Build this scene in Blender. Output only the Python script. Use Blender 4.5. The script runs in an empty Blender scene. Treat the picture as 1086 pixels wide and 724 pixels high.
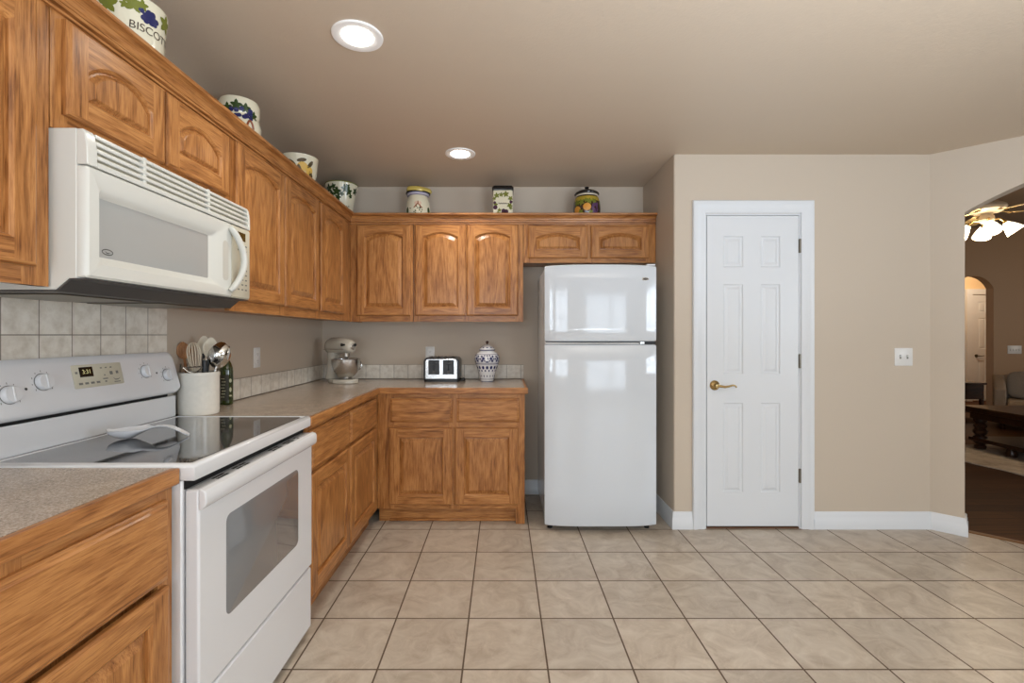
import bpy, bmesh, math, random
from mathutils import Vector, Matrix
random.seed(7)
PI = math.pi
C = bpy.context.scene.collection
SC = bpy.context.scene

# ------------------------------------------------------------------ camera
W, H, F = 1086, 724, 502.0
VPX, VPY, EYE = 533.0, 355.0, 1.255
cd = bpy.data.cameras.new('camera'); cam = bpy.data.objects.new('camera', cd); C.objects.link(cam)
cam.location = (0, 0, EYE); cam.rotation_euler = (PI/2, 0, 0)
cd.sensor_width = 36.0; cd.lens = 36.0*F/W
cd.shift_x = (W/2-VPX)/W; cd.shift_y = -(H/2-VPY)/W
cd.clip_start = 0.05; cd.clip_end = 100
SC.camera = cam

# ------------------------------------------------------------------ colour, world, lamps
vs = SC.view_settings
vs.view_transform = 'Standard'; vs.look = 'None'; vs.gamma = 1.0; vs.use_curve_mapping = False
vs.exposure = -0.12
SC.cycles.use_denoising = True
world = bpy.data.worlds.new('sky'); SC.world = world; world.use_nodes = True
bg = world.node_tree.nodes['Background']
bg.inputs[0].default_value = (0.75, 0.87, 1.0, 1); bg.inputs[1].default_value = 1.2

def area(name, loc, rot, sx, sy, power, col):
    l = bpy.data.lights.new(name, 'AREA'); l.shape = 'RECTANGLE'; l.size = sx; l.size_y = sy
    l.energy = power; l.color = col
    o = bpy.data.objects.new(name, l); C.objects.link(o); o.location = loc; o.rotation_euler = rot
    return o
def point(name, loc, power, col, r=0.05):
    l = bpy.data.lights.new(name, 'POINT'); l.energy = power; l.color = col; l.shadow_soft_size = r
    o = bpy.data.objects.new(name, l); C.objects.link(o); o.location = loc
    return o
DAY = (0.83, 0.94, 1.06)
area('daylight_rear_window', (2.10, -3.16, 1.12), (PI/2, 0, 0), 1.30, 1.90, 32, DAY)          # patio doors behind the camera
area('added_fill_rear_left', (-0.45, -3.16, 1.30), (PI/2, 0, 0), 1.60, 1.70, 54, DAY)  # added fill for the back counter, through the made-up rear-left window
area('added_fill_left', (-1.60, -1.85, 1.45), (PI/2, 0, -PI/2), 1.50, 1.20, 66, DAY)  # added fill for the arch wall, through the made-up left window
area('daylight_right_window', (4.45, -0.6, 1.40), (PI/2, 0, PI/2), 1.90, 1.30, 82, DAY)
area('added_fill_living', (10.2, 4.6, 1.6), (PI/2, 0, PI/2), 1.8, 1.6, 45, (1, .93, .84))  # added daylight fill for the living room; no window stands here
area('added_ceiling_fill', (1.1, -0.3, 1.15), (PI, 0, 0), 0.9, 0.9, 116, (.86, .95, 1.06))       # added fill aimed up to brighten the ceiling, no fixture
WARM = (1.0, 0.80, 0.56)

# ------------------------------------------------------------------ materials
def srgb(r, g, b):
    f = lambda c: (c/255)/12.92 if c/255 <= 0.04045 else ((c/255+0.055)/1.055)**2.4
    return (f(r), f(g), f(b), 1)
def new_mat(name):
    m = bpy.data.materials.new(name); m.use_nodes = True
    nt = m.node_tree; b = nt.nodes['Principled BSDF']
    return m, nt, b
def N(nt, t, **kw):
    n = nt.nodes.new(t)
    for k, v in kw.items():
        if k in n.inputs: n.inputs[k].default_value = v
        else: setattr(n, k, v)
    return n
def ramp(nt, stops):
    r = nt.nodes.new('ShaderNodeValToRGB'); e = r.color_ramp.elements
    while len(e) < len(stops): e.new(0.5)
    for i, (p, c) in enumerate(stops): e[i].position = p; e[i].color = c
    return r
def plain(name, col, rough=0.5, metal=0.0, spec=0.5, coat=0.0, noise=0.0, nscale=40, bump=0.0, emit=None, estr=0):
    m, nt, b = new_mat(name); L = nt.links
    b.inputs['Base Color'].default_value = col
    b.inputs['Roughness'].default_value = rough; b.inputs['Metallic'].default_value = metal
    b.inputs['Specular IOR Level'].default_value = spec; b.inputs['Coat Weight'].default_value = coat
    b.inputs['Coat Roughness'].default_value = 0.06
    if noise or bump:
        tc = N(nt, 'ShaderNodeTexCoord'); nz = N(nt, 'ShaderNodeTexNoise', Scale=nscale, Detail=4.0)
        L.new(tc.outputs['Object'], nz.inputs['Vector'])
        if noise:
            k = lambda s: tuple(min(1, c*s) for c in col[:3])+(1,)
            r = ramp(nt, [(0.3, k(1-noise)), (0.7, k(1+noise))])
            L.new(nz.outputs['Fac'], r.inputs[0]); L.new(r.outputs[0], b.inputs['Base Color'])
        if bump:
            bp = N(nt, 'ShaderNodeBump', Strength=bump, Distance=0.004)
            L.new(nz.outputs['Fac'], bp.inputs['Height']); L.new(bp.outputs[0], b.inputs['Normal'])
    if emit:
        b.inputs['Emission Color'].default_value = emit; b.inputs['Emission Strength'].default_value = estr
    return m
def oak(name, axis, light=(190, 134, 79), mid=(163, 108, 59), dark=(118, 72, 35), rough=0.30):
    m, nt, b = new_mat(name); L = nt.links
    tc = N(nt, 'ShaderNodeTexCoord'); oi = N(nt, 'ShaderNodeObjectInfo')
    mu = N(nt, 'ShaderNodeMath', operation='MULTIPLY'); mu.inputs[1].default_value = 9.0
    L.new(oi.outputs['Random'], mu.inputs[0])
    ad = N(nt, 'ShaderNodeVectorMath', operation='ADD')
    L.new(tc.outputs['Object'], ad.inputs[0]); L.new(mu.outputs[0], ad.inputs[1])
    def mapped(across, along):
        mp = N(nt, 'ShaderNodeMapping'); s = [across]*3; s['xyz'.index(axis)] = along
        mp.inputs['Scale'].default_value = s; L.new(ad.outputs[0], mp.inputs['Vector']); return mp
    broad = N(nt, 'ShaderNodeTexNoise', Scale=1.0, Detail=2.0, Roughness=0.45); L.new(mapped(8, 1.5).outputs[0], broad.inputs['Vector'])
    m2 = N(nt, 'ShaderNodeMath', operation='MULTIPLY'); m2.inputs[1].default_value = 60.0
    L.new(broad.outputs['Fac'], m2.inputs[0])
    sn = N(nt, 'ShaderNodeMath', operation='SINE'); L.new(m2.outputs[0], sn.inputs[0])
    fine = N(nt, 'ShaderNodeTexNoise', Scale=1.0, Detail=5.0, Roughness=0.65); L.new(mapped(150, 9).outputs[0], fine.inputs['Vector'])
    pore = N(nt, 'ShaderNodeTexNoise', Scale=1.0, Detail=2.0, Roughness=0.6); L.new(mapped(420, 16).outputs[0], pore.inputs['Vector'])
    s1 = N(nt, 'ShaderNodeMath', operation='MULTIPLY_ADD'); s1.inputs[1].default_value = 0.085
    L.new(sn.outputs[0], s1.inputs[0]); L.new(fine.outputs['Fac'], s1.inputs[2])
    s2 = N(nt, 'ShaderNodeMath', operation='MULTIPLY_ADD'); s2.inputs[1].default_value = 0.45
    L.new(broad.outputs['Fac'], s2.inputs[0]); L.new(s1.outputs[0], s2.inputs[2])
    r = ramp(nt, [(0.46, srgb(*dark)), (0.66, srgb(*mid)), (0.92, srgb(*light))])
    L.new(s2.outputs[0], r.inputs[0])
    pr = ramp(nt, [(0.36, (0.62, 0.55, 0.48, 1)), (0.47, (1, 1, 1, 1))]); L.new(pore.outputs['Fac'], pr.inputs[0])
    mx = N(nt, 'ShaderNodeMix', data_type='RGBA', blend_type='MULTIPLY'); mx.inputs[0].default_value = 0.75
    L.new(r.outputs[0], mx.inputs[6]); L.new(pr.outputs[0], mx.inputs[7]); L.new(mx.outputs[2], b.inputs['Base Color'])
    b.inputs['Roughness'].default_value = rough; b.inputs['Coat Weight'].default_value = 0.06; b.inputs['Coat Roughness'].default_value = 0.15; b.inputs['Specular IOR Level'].default_value = 0.32
    bp = N(nt, 'ShaderNodeBump', Strength=0.12, Distance=0.002); L.new(fine.outputs['Fac'], bp.inputs['Height']); L.new(bp.outputs[0], b.inputs['Normal'])
    return m
OV, OX, OY = oak('oak_upright', 'z'), oak('oak_across', 'x'), oak('oak_lengthwise', 'y')

def paint(name, col, bump=0.10, rough=0.6, scale=90):
    m, nt, b = new_mat(name); L = nt.links
    tc = N(nt, 'ShaderNodeTexCoord'); nz = N(nt, 'ShaderNodeTexNoise', Scale=scale, Detail=3.0)
    L.new(tc.outputs['Object'], nz.inputs['Vector'])
    b.inputs['Base Color'].default_value = col; b.inputs['Roughness'].default_value = rough
    bp = N(nt, 'ShaderNodeBump', Strength=bump, Distance=0.004)
    L.new(nz.outputs['Fac'], bp.inputs['Height']); L.new(bp.outputs[0], b.inputs['Normal'])
    return m
M_wall = paint('tan_wall_paint', srgb(195, 182, 165), 0.10, 0.55)
M_ceil = paint('tan_ceiling_paint', srgb(200, 184, 164), 0.22, 0.5, 70)
M_living = paint('brown_wall_paint', srgb(166, 134, 100), 0.10, 0.6)
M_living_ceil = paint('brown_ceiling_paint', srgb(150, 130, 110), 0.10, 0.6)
M_cream = paint('cream_wall_paint', srgb(226, 200, 160), 0.05, 0.6)
M_trim = plain('white_trim_paint', srgb(216, 220, 224), 0.35)
M_white = plain('white_enamel', srgb(219, 221, 224), 0.16, coat=0.3)
M_fridge = plain('white_textured_steel', srgb(206, 212, 218), 0.09, coat=0.3, bump=0.16, nscale=4)
M_bisque = plain('off_white_plastic', srgb(208, 208, 201), 0.28)
M_bisque2 = plain('bisque_panel', srgb(200, 195, 176), 0.35)
M_dark = plain('dark_grey_plastic', srgb(70, 68, 66), 0.45)
M_black = plain('black_plastic', srgb(18, 18, 18), 0.35)
M_gap = plain('black_gap_shade', srgb(10, 10, 10), 0.8)  # flat black painted as the shade inside gaps and slots
M_steel = plain('brushed_steel', srgb(205, 204, 202), 0.24, metal=1.0)
M_chrome = plain('polished_steel', srgb(205, 204, 200), 0.10, metal=1.0)
M_brass = plain('polished_brass', srgb(190, 165, 115), 0.2, metal=1.0)
M_nickel = plain('tarnished_nickel', srgb(130, 125, 115), 0.35, metal=1.0)
M_print = plain('grey_print', srgb(120, 120, 116), 0.5)
M_ivory = plain('ivory_plastic', srgb(228, 218, 196), 0.4)
M_woodspoon = oak('spoon_wood', 'z', (190, 140, 95), (165, 115, 72), (130, 85, 50), 0.6)
M_crock = plain('cream_crackle_glaze', srgb(226, 222, 212), 0.22, noise=0.03, nscale=60, bump=0.08)
M_bottle = plain('dark_green_glass', srgb(44, 58, 16), 0.06, coat=0.6)
M_paper = plain('bottle_label_paper', srgb(52, 52, 40), 0.6)
M_label2 = plain('pale_label_print', srgb(190, 190, 160), 0.6)
M_oven_glass = plain('grey_oven_glass', srgb(120, 122, 124), 0.07, coat=0.5)
M_mw_glass = plain('grey_mesh_glass', srgb(166, 168, 166), 0.12, coat=0.4)
M_screen = plain('dark_display', srgb(12, 12, 8), 0.15)
M_digit = plain('lit_digits', srgb(210, 205, 150), 0.4, emit=srgb(220, 215, 150), estr=0.35)
M_mwscreen = plain('olive_display', srgb(70, 55, 14), 0.2)
M_switch = plain('white_switch_plate', srgb(224, 224, 222), 0.35)
M_slot = plain('dark_slot', srgb(60, 58, 56), 0.6)
M_lamp = plain('downlight_lens', srgb(255, 255, 250), 0.5, emit=(1, .96, .88, 1), estr=9.0)
M_bulbglass = plain('glowing_frosted_glass', srgb(255, 240, 215), 0.4, emit=(1, .86, .62, 1), estr=4.0)
M_blade = plain('pale_fan_blade', srgb(232, 205, 150), 0.4)
M_fanbody = plain('cream_fan_housing', srgb(205, 190, 165), 0.35)
M_darkwood = oak('espresso_wood', 'x', (66, 42, 28), (46, 28, 18), (26, 15, 10), 0.32)
M_sofa = plain('taupe_upholstery', srgb(150, 136, 122), 0.95, noise=0.06, nscale=200)
M_cushion = plain('grey_woven_fabric', srgb(140, 132, 124), 0.95, noise=0.15, nscale=160)
M_jarwhite = plain('cream_glaze', srgb(228, 222, 196), 0.14, coat=0.4)
M_leaf = plain('green_leaf_glaze', srgb(44, 66, 26), 0.2)
M_olive = plain('olive_leaf_glaze', srgb(112, 118, 40), 0.2)
M_grape = plain('blue_grape_glaze', srgb(40, 44, 92), 0.2)
M_purple = plain('plum_glaze', srgb(70, 36, 58), 0.2)
M_yellow = plain('yellow_fruit_glaze', srgb(222, 180, 84), 0.2)
M_orange = plain('orange_fruit_glaze', srgb(216, 150, 60), 0.2)
M_redbrown = plain('red_brown_glaze', srgb(150, 84, 56), 0.25)
M_lettering = plain('brown_lettering', srgb(66, 48, 34), 0.4)
M_blackglaze = plain('black_glaze', srgb(20, 20, 22), 0.15)
M_jardark = plain('ochre_and_dark_glaze', srgb(58, 38, 22), 0.15, coat=0.4)
M_lilac = plain('lilac_glaze', srgb(186, 182, 200), 0.25)
M_yhat = plain('yellow_glaze', srgb(220, 198, 104), 0.25)
M_blue = plain('cobalt_blue_glaze', srgb(46, 54, 104), 0.2)
M_porc = plain('white_porcelain', srgb(228, 230, 234), 0.12, coat=0.4)
M_mixer = plain('almond_enamel', srgb(196, 190, 176), 0.16, coat=0.4)
M_toastblack = plain('black_toaster_shell', srgb(22, 22, 24), 0.3)

def tile_floor():
    m, nt, b = new_mat('beige_floor_tile'); L = nt.links
    geo = N(nt, 'ShaderNodeNewGeometry')
    mp = N(nt, 'ShaderNodeMapping'); mp.inputs['Location'].default_value = (-0.17+0.32*40, -1.776+0.32*40, 0)
    L.new(geo.outputs['Position'], mp.inputs['Vector'])
    br = N(nt, 'ShaderNodeTexBrick', offset=0.0, squash=1.0)
    for k, v in dict(Scale=1.0).items(): br.inputs[k].default_value = v
    br.inputs['Brick Width'].default_value = 0.32; br.inputs['Row Height'].default_value = 0.32
    br.inputs['Mortar Size'].default_value = 0.0036; br.inputs['Mortar Smooth'].default_value = 0.15
    br.inputs['Color1'].default_value = (0.94, 0.94, 0.94, 1); br.inputs['Color2'].default_value = (1.06, 1.05, 1.04, 1)
    L.new(mp.outputs[0], br.inputs['Vector'])
    sc = N(nt, 'ShaderNodeVectorMath', operation='SCALE'); sc.inputs['Scale'].default_value = 1/0.32
    fl = N(nt, 'ShaderNodeVectorMath', operation='FLOOR'); L.new(mp.outputs[0], sc.inputs[0]); L.new(sc.outputs[0], fl.inputs[0])
    wn = N(nt, 'ShaderNodeTexWhiteNoise', noise_dimensions='3D'); L.new(fl.outputs[0], wn.inputs['Vector'])
    sw = N(nt, 'ShaderNodeVectorMath', operation='SCALE'); sw.inputs['Scale'].default_value = 7.0; L.new(wn.outputs['Color'], sw.inputs[0])
    ad = N(nt, 'ShaderNodeVectorMath', operation='ADD'); L.new(mp.outputs[0], ad.inputs[0]); L.new(sw.outputs[0], ad.inputs[1])
    n1 = N(nt, 'ShaderNodeTexNoise', Scale=7.0, Detail=6.0, Roughness=0.62, Distortion=1.3); L.new(ad.outputs[0], n1.inputs['Vector'])
    r1 = ramp(nt, [(0.30, srgb(168, 154, 138)), (0.52, srgb(189, 177, 162)), (0.72, srgb(203, 193, 179))]); L.new(n1.outputs['Fac'], r1.inputs[0])
    n2 = N(nt, 'ShaderNodeTexNoise', Scale=4.2, Detail=3.0, Roughness=0.5, Distortion=2.2); L.new(ad.outputs[0], n2.inputs['Vector'])
    r2 = ramp(nt, [(0.485, (0, 0, 0, 1)), (0.5, (1, 1, 1, 1)), (0.515, (0, 0, 0, 1))]); L.new(n2.outputs['Fac'], r2.inputs[0])
    ms = N(nt, 'ShaderNodeMath', operation='MULTIPLY'); ms.inputs[1].default_value = 0.22; L.new(r2.outputs[0], ms.inputs[0])
    mv = N(nt, 'ShaderNodeMix', data_type='RGBA'); mv.inputs[7].default_value = srgb(214, 202, 186)
    L.new(ms.outputs[0], mv.inputs[0]); L.new(r1.outputs[0], mv.inputs[6])
    mt = N(nt, 'ShaderNodeMix', data_type='RGBA', blend_type='MULTIPLY'); mt.inputs[0].default_value = 1.0
    L.new(mv.outputs[2], mt.inputs[6]); L.new(br.outputs['Color'], mt.inputs[7])
    mg = N(nt, 'ShaderNodeMix', data_type='RGBA'); mg.inputs[7].default_value = srgb(92, 74, 58)
    L.new(br.outputs['Fac'], mg.inputs[0]); L.new(mt.outputs[2], mg.inputs[6]); L.new(mg.outputs[2], b.inputs['Base Color'])
    rr = N(nt, 'ShaderNodeMath', operation='MULTIPLY_ADD'); rr.inputs[1].default_value = 0.4; rr.inputs[2].default_value = 0.36
    L.new(br.outputs['Fac'], rr.inputs[0]); L.new(rr.outputs[0], b.inputs['Roughness'])
    hb = N(nt, 'ShaderNodeMath', operation='MULTIPLY_ADD'); hb.inputs[1].default_value = -1.0
    hs = N(nt, 'ShaderNodeMath', operation='MULTIPLY'); hs.inputs[1].default_value = 0.35; L.new(n1.outputs['Fac'], hs.inputs[0])
    L.new(br.outputs['Fac'], hb.inputs[0]); L.new(hs.outputs[0], hb.inputs[2])
    bp = N(nt, 'ShaderNodeBump', Strength=0.35, Distance=0.003); L.new(hb.outputs[0], bp.inputs['Height']); L.new(bp.outputs[0], b.inputs['Normal'])
    return m
def wood_floor():
    m, nt, b = new_mat('dark_plank_floor'); L = nt.links
    geo = N(nt, 'ShaderNodeNewGeometry')
    mp = N(nt, 'ShaderNodeMapping'); mp.inputs['Location'].default_value = (20, 20, 0); L.new(geo.outputs['Position'], mp.inputs['Vector'])
    br = N(nt, 'ShaderNodeTexBrick', offset=0.37); br.inputs['Scale'].default_value = 1
    br.inputs['Brick Width'].default_value = 1.2; br.inputs['Row Height'].default_value = 0.125; br.inputs['Mortar Size'].default_value = 0.0018
    br.inputs['Color1'].default_value = srgb(58, 34, 18); br.inputs['Color2'].default_value = srgb(86, 54, 29); br.inputs['Mortar'].default_value = srgb(36, 22, 14)
    L.new(mp.outputs[0], br.inputs['Vector'])
    m2 = N(nt, 'ShaderNodeMapping'); m2.inputs['Scale'].default_value = (3, 60, 1); L.new(geo.outputs['Position'], m2.inputs['Vector'])
    nz = N(nt, 'ShaderNodeTexNoise', Scale=1.0, Detail=4.0); L.new(m2.outputs[0], nz.inputs['Vector'])
    r = ramp(nt, [(0.3, (0.7, 0.7, 0.7, 1)), (0.7, (1.2, 1.2, 1.2, 1))]); L.new(nz.outputs['Fac'], r.inputs[0])
    mx = N(nt, 'ShaderNodeMix', data_type='RGBA', blend_type='MULTIPLY'); mx.inputs[0].default_value = 1
    L.new(br.outputs['Color'], mx.inputs[6]); L.new(r.outputs[0], mx.inputs[7]); L.new(mx.outputs[2], b.inputs['Base Color'])
    b.inputs['Roughness'].default_value = 0.6; b.inputs['Specular IOR Level'].default_value = 0.2
    return m
def laminate():
    m, nt, b = new_mat('speckled_laminate'); L = nt.links
    tc = N(nt, 'ShaderNodeNewGeometry')
    n1 = N(nt, 'ShaderNodeTexNoise', Scale=230.0, Detail=3.0, Roughness=0.7); L.new(tc.outputs['Position'], n1.inputs['Vector'])
    n2 = N(nt, 'ShaderNodeTexNoise', Scale=18.0, Detail=3.0); L.new(tc.outputs['Position'], n2.inputs['Vector'])
    r = ramp(nt, [(0.34, srgb(134, 119, 105)), (0.5, srgb(175, 159, 142)), (0.66, srgb(208, 194, 178))]); L.new(n1.outputs['Fac'], r.inputs[0])
    r2 = ramp(nt, [(0.35, (0.9, 0.9, 0.9, 1)), (0.65, (1.06, 1.06, 1.06, 1))]); L.new(n2.outputs['Fac'], r2.inputs[0])
    mx = N(nt, 'ShaderNodeMix', data_type='RGBA', blend_type='MULTIPLY'); mx.inputs[0].default_value = 1
    L.new(r.outputs[0], mx.inputs[6]); L.new(r2.outputs[0], mx.inputs[7]); L.new(mx.outputs[2], b.inputs['Base Color'])
    b.inputs['Roughness'].default_value = 0.19
    return m
def wall_tile(name, u, u0, z0, pitch=0.111):
    m, nt, b = new_mat(name); L = nt.links
    geo = N(nt, 'ShaderNodeNewGeometry'); sp = N(nt, 'ShaderNodeSeparateXYZ'); cb = N(nt, 'ShaderNodeCombineXYZ')
    L.new(geo.outputs['Position'], sp.inputs[0]); L.new(sp.outputs['xyz'.index(u)], cb.inputs[0]); L.new(sp.outputs[2], cb.inputs[1])
    mp = N(nt, 'ShaderNodeMapping'); mp.inputs['Location'].default_value = (-u0+pitch*50, -z0+pitch*50, 0); L.new(cb.outputs[0], mp.inputs['Vector'])
    br = N(nt, 'ShaderNodeTexBrick', offset=0.0); br.inputs['Scale'].default_value = 1
    br.inputs['Brick Width'].default_value = pitch; br.inputs['Row Height'].default_value = pitch
    br.inputs['Mortar Size'].default_value = 0.0016; br.inputs['Mortar Smooth'].default_value = 0.2
    br.inputs['Color1'].default_value = (0.95, 0.95, 0.95, 1); br.inputs['Color2'].default_value = (1.03, 1.03, 1.03, 1)
    L.new(mp.outputs[0], br.inputs['Vector'])
    nz = N(nt, 'ShaderNodeTexNoise', Scale=26.0, Detail=5.0, Roughness=0.6); L.new(geo.outputs['Position'], nz.inputs['Vector'])
    r = ramp(nt, [(0.3, srgb(206, 197, 182)), (0.6, srgb(230, 224, 212))]); L.new(nz.outputs['Fac'], r.inputs[0])
    mt = N(nt, 'ShaderNodeMix', data_type='RGBA', blend_type='MULTIPLY'); mt.inputs[0].default_value = 1
    L.new(r.outputs[0], mt.inputs[6]); L.new(br.outputs['Color'], mt.inputs[7])
    mg = N(nt, 'ShaderNodeMix', data_type='RGBA'); mg.inputs[7].default_value = srgb(128, 118, 106)
    L.new(br.outputs['Fac'], mg.inputs[0]); L.new(mt.outputs[2], mg.inputs[6]); L.new(mg.outputs[2], b.inputs['Base Color'])
    b.inputs['Roughness'].default_value = 0.42
    hb = N(nt, 'ShaderNodeMath', operation='MULTIPLY_ADD'); hb.inputs[1].default_value = -1.0
    L.new(br.outputs['Fac'], hb.inputs[0]); L.new(nz.outputs['Fac'], hb.inputs[2])
    bp = N(nt, 'ShaderNodeBump', Strength=0.4, Distance=0.003); L.new(hb.outputs[0], bp.inputs['Height']); L.new(bp.outputs[0], b.inputs['Normal'])
    return m
def cooktop_glass():
    m, nt, b = new_mat('black_ceramic_glass'); L = nt.links
    geo = N(nt, 'ShaderNodeNewGeometry')
    nz = N(nt, 'ShaderNodeTexNoise', Scale=420.0, Detail=1.0); L.new(geo.outputs['Position'], nz.inputs['Vector'])
    base = ramp(nt, [(0.55, srgb(68, 69, 71)), (0.68, srgb(108, 109, 111))]); L.new(nz.outputs['Fac'], base.inputs[0])
    prev = base.outputs[0]
    for cx, cy, r0 in ((-0.99, 1.45, 0.105), (-0.99, 1.80, 0.085), (-1.235, 1.44, 0.08), (-1.235, 1.80, 0.10)):
        d = N(nt, 'ShaderNodeVectorMath', operation='DISTANCE'); d.inputs[1].default_value = (cx, cy, 0.9135)
        L.new(geo.outputs['Position'], d.inputs[0])
        r = ramp(nt, [(r0-0.004, (1, 1, 1, 1)), (r0, (0.2, 0.2, 0.2, 1)), (r0+0.004, (0, 0, 0, 1))]); L.new(d.outputs['Value'], r.inputs[0])
        mx = N(nt, 'ShaderNodeMix', data_type='RGBA'); mx.inputs[7].default_value = srgb(36, 37, 40)
        L.new(r.outputs[0], mx.inputs[0]); L.new(prev, mx.inputs[6]); prev = mx.outputs[2]
    L.new(prev, b.inputs['Base Color']); b.inputs['Roughness'].default_value = 0.05; b.inputs['Coat Weight'].default_value = 0.5
    return m
def rug_mat():
    m, nt, b = new_mat('faded_beige_rug'); L = nt.links
    geo = N(nt, 'ShaderNodeNewGeometry')
    n1 = N(nt, 'ShaderNodeTexNoise', Scale=6.0, Detail=8.0, Roughness=0.75); L.new(geo.outputs['Position'], n1.inputs['Vector'])
    r = ramp(nt, [(0.3, srgb(140, 126, 110)), (0.5, srgb(190, 176, 158)), (0.7, srgb(214, 204, 190))]); L.new(n1.outputs['Fac'], r.inputs[0])
    L.new(r.outputs[0], b.inputs['Base Color']); b.inputs['Roughness'].default_value = 1.0
    return m
M_floor, M_plank, M_lam = tile_floor(), wood_floor(), laminate()
M_tile_l = wall_tile('cream_wall_tile', 'y', 1.446, 1.255); M_tile_l2 = wall_tile('cream_border_tile', 'y', 1.999, 0.910)
M_tile_b = wall_tile('cream_border_tile_across', 'x', -1.078, 0.910)
M_cook, M_rug = cooktop_glass(), rug_mat()

# ------------------------------------------------------------------ mesh building
class MB:
    def __init__(s, M=None): s.v = []; s.f = []; s.mi = []; s.M = M
    def add(s, verts, faces, mi=0):
        o = len(s.v)
        for p in verts:
            p = Vector(p); s.v.append(s.M @ p if s.M else p)
        for f in faces: s.f.append([i+o for i in f]); s.mi.append(mi)
        return s
    def box(s, x0, x1, y0, y1, z0, z1, mi=0):
        x0, x1 = sorted((x0, x1)); y0, y1 = sorted((y0, y1)); z0, z1 = sorted((z0, z1))
        v = [(x0,y0,z0),(x1,y0,z0),(x1,y1,z0),(x0,y1,z0),(x0,y0,z1),(x1,y0,z1),(x1,y1,z1),(x0,y1,z1)]
        return s.add(v, [(0,3,2,1),(4,5,6,7),(0,1,5,4),(1,2,6,5),(2,3,7,6),(3,0,4,7)], mi)
    def rings(s, rings, close0=True, close1=True, mi=0, mif=None):
        n = len(rings[0]); v = [p for r in rings for p in r]; o = len(s.v)
        for p in v:
            p = Vector(p); s.v.append(s.M @ p if s.M else p)
        for k in range(len(rings)-1):
            for i in range(n):
                j = (i+1) % n
                s.f.append([o+k*n+i, o+k*n+j, o+(k+1)*n+j, o+(k+1)*n+i]); s.mi.append(mif(k, i) if mif else mi)
        if close0: s.f.append([o+i for i in reversed(range(n))]); s.mi.append(mi)
        if close1: s.f.append([o+(len(rings)-1)*n+i for i in range(n)]); s.mi.append(mi)
        return s
    def lathe(s, prof, cx=0, cy=0, cz=0, seg=32, mi=0, caps=True):
        return s.rings([[(cx+r*math.cos(2*PI*i/seg), cy+r*math.sin(2*PI*i/seg), cz+z) for i in range(seg)] for r, z in prof], caps, caps, mi)
    def tube(s, path, r, seg=10, mi=0, flat=1.0):
        path = [Vector(p) for p in path]; rs = r if isinstance(r, (list, tuple)) else [r]*len(path)
        t0 = (path[1]-path[0]).normalized(); a = Vector((0, 0, 1)) if abs(t0.z) < 0.9 else Vector((1, 0, 0))
        u = t0.cross(a).normalized(); out = []
        for k, p in enumerate(path):
            t = (path[min(k+1, len(path)-1)]-path[max(k-1, 0)]).normalized()
            u = (u - t*u.dot(t)).normalized(); w = t.cross(u)
            out.append([p+u*math.cos(2*PI*i/seg)*rs[k]+w*math.sin(2*PI*i/seg)*rs[k]*flat for i in range(seg)])
        return s.rings(out, mi=mi)
    def prism(s, poly, axis, a0, a1, mi=0):
        # poly: ccw list of 2D points; axis 'x': (y,z), 'y': (x,z), 'z': (x,y)
        def P(q, a): return {'x': (a, q[0], q[1]), 'y': (q[0], a, q[1]), 'z': (q[0], q[1], a)}[axis]
        if axis == 'y': a0, a1 = a1, a0
        return s.rings([[P(q, a0) for q in poly], [P(q, a1) for q in poly]], mi=mi)
    def sphere(s, c, rx, ry=None, rz=None, seg=20, rg=12, mi=0):
        ry = ry or rx; rz = rz or rx
        R = []
        for k in range(rg+1):
            t = -PI/2+PI*(k+0.02 if k == 0 else k-0.02 if k == rg else k)/rg
            R.append([(c[0]+rx*math.cos(t)*math.cos(2*PI*i/seg), c[1]+ry*math.cos(t)*math.sin(2*PI*i/seg), c[2]+rz*math.sin(t)) for i in range(seg)])
        return s.rings(R, mi=mi)
    def build(s, name, mat, parent=None, origin=None, bevel=0, seg=2, smooth=True, angle=35, recalc=True):
        org = Vector(origin) if origin is not None else (root_of(parent) if parent is not None else Vector((0, 0, 0)))
        me = bpy.data.meshes.new(name); me.from_pydata([v-org for v in s.v], [], s.f)
        for m in (mat if isinstance(mat, (list, tuple)) else [mat]): me.materials.append(m)
        me.polygons.foreach_set('material_index', s.mi); me.update()
        bm = bmesh.new(); bm.from_mesh(me); bmesh.ops.remove_doubles(bm, verts=bm.verts, dist=1e-6)
        (bmesh.ops.recalc_face_normals(bm, faces=bm.faces) if recalc else None); bm.to_mesh(me); bm.free()
        if smooth:
            me.polygons.foreach_set('use_smooth', [True]*len(me.polygons)); me.set_sharp_from_angle(angle=math.radians(angle))
        o = bpy.data.objects.new(name, me); C.objects.link(o)
        if parent is not None: o.parent = parent
        else: o.location = org
        if bevel:
            b = o.modifiers.new('bevel', 'BEVEL'); b.width = bevel; b.segments = seg; b.limit_method = 'ANGLE'; b.angle_limit = math.radians(40)
            b.harden_normals = False
        return o
def root_of(o):
    # authored in world coordinates unless the root carries 'local' (then mesh data is already local)
    while o.parent is not None: o = o.parent
    return Vector((0, 0, 0)) if o.get('_loc') else Vector(o.location)
ROOTS = []
def thing(name, label, cat, loc, rotz=0, group=None, local=False):
    o = bpy.data.objects.new(name, None); C.objects.link(o); o.empty_display_size = 0.05
    o.location = loc; o.rotation_euler = (0, 0, rotz); o['label'] = label; o['category'] = cat
    if group: o['group'] = group
    if local: o['_loc'] = 1; ROOTS.append(o)
    return o
def tag(o, label, cat, group=None):
    o['label'] = label; o['category'] = cat
    if group: o['group'] = group
    return o
def struct(o): o['kind'] = 'structure'; return o
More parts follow.
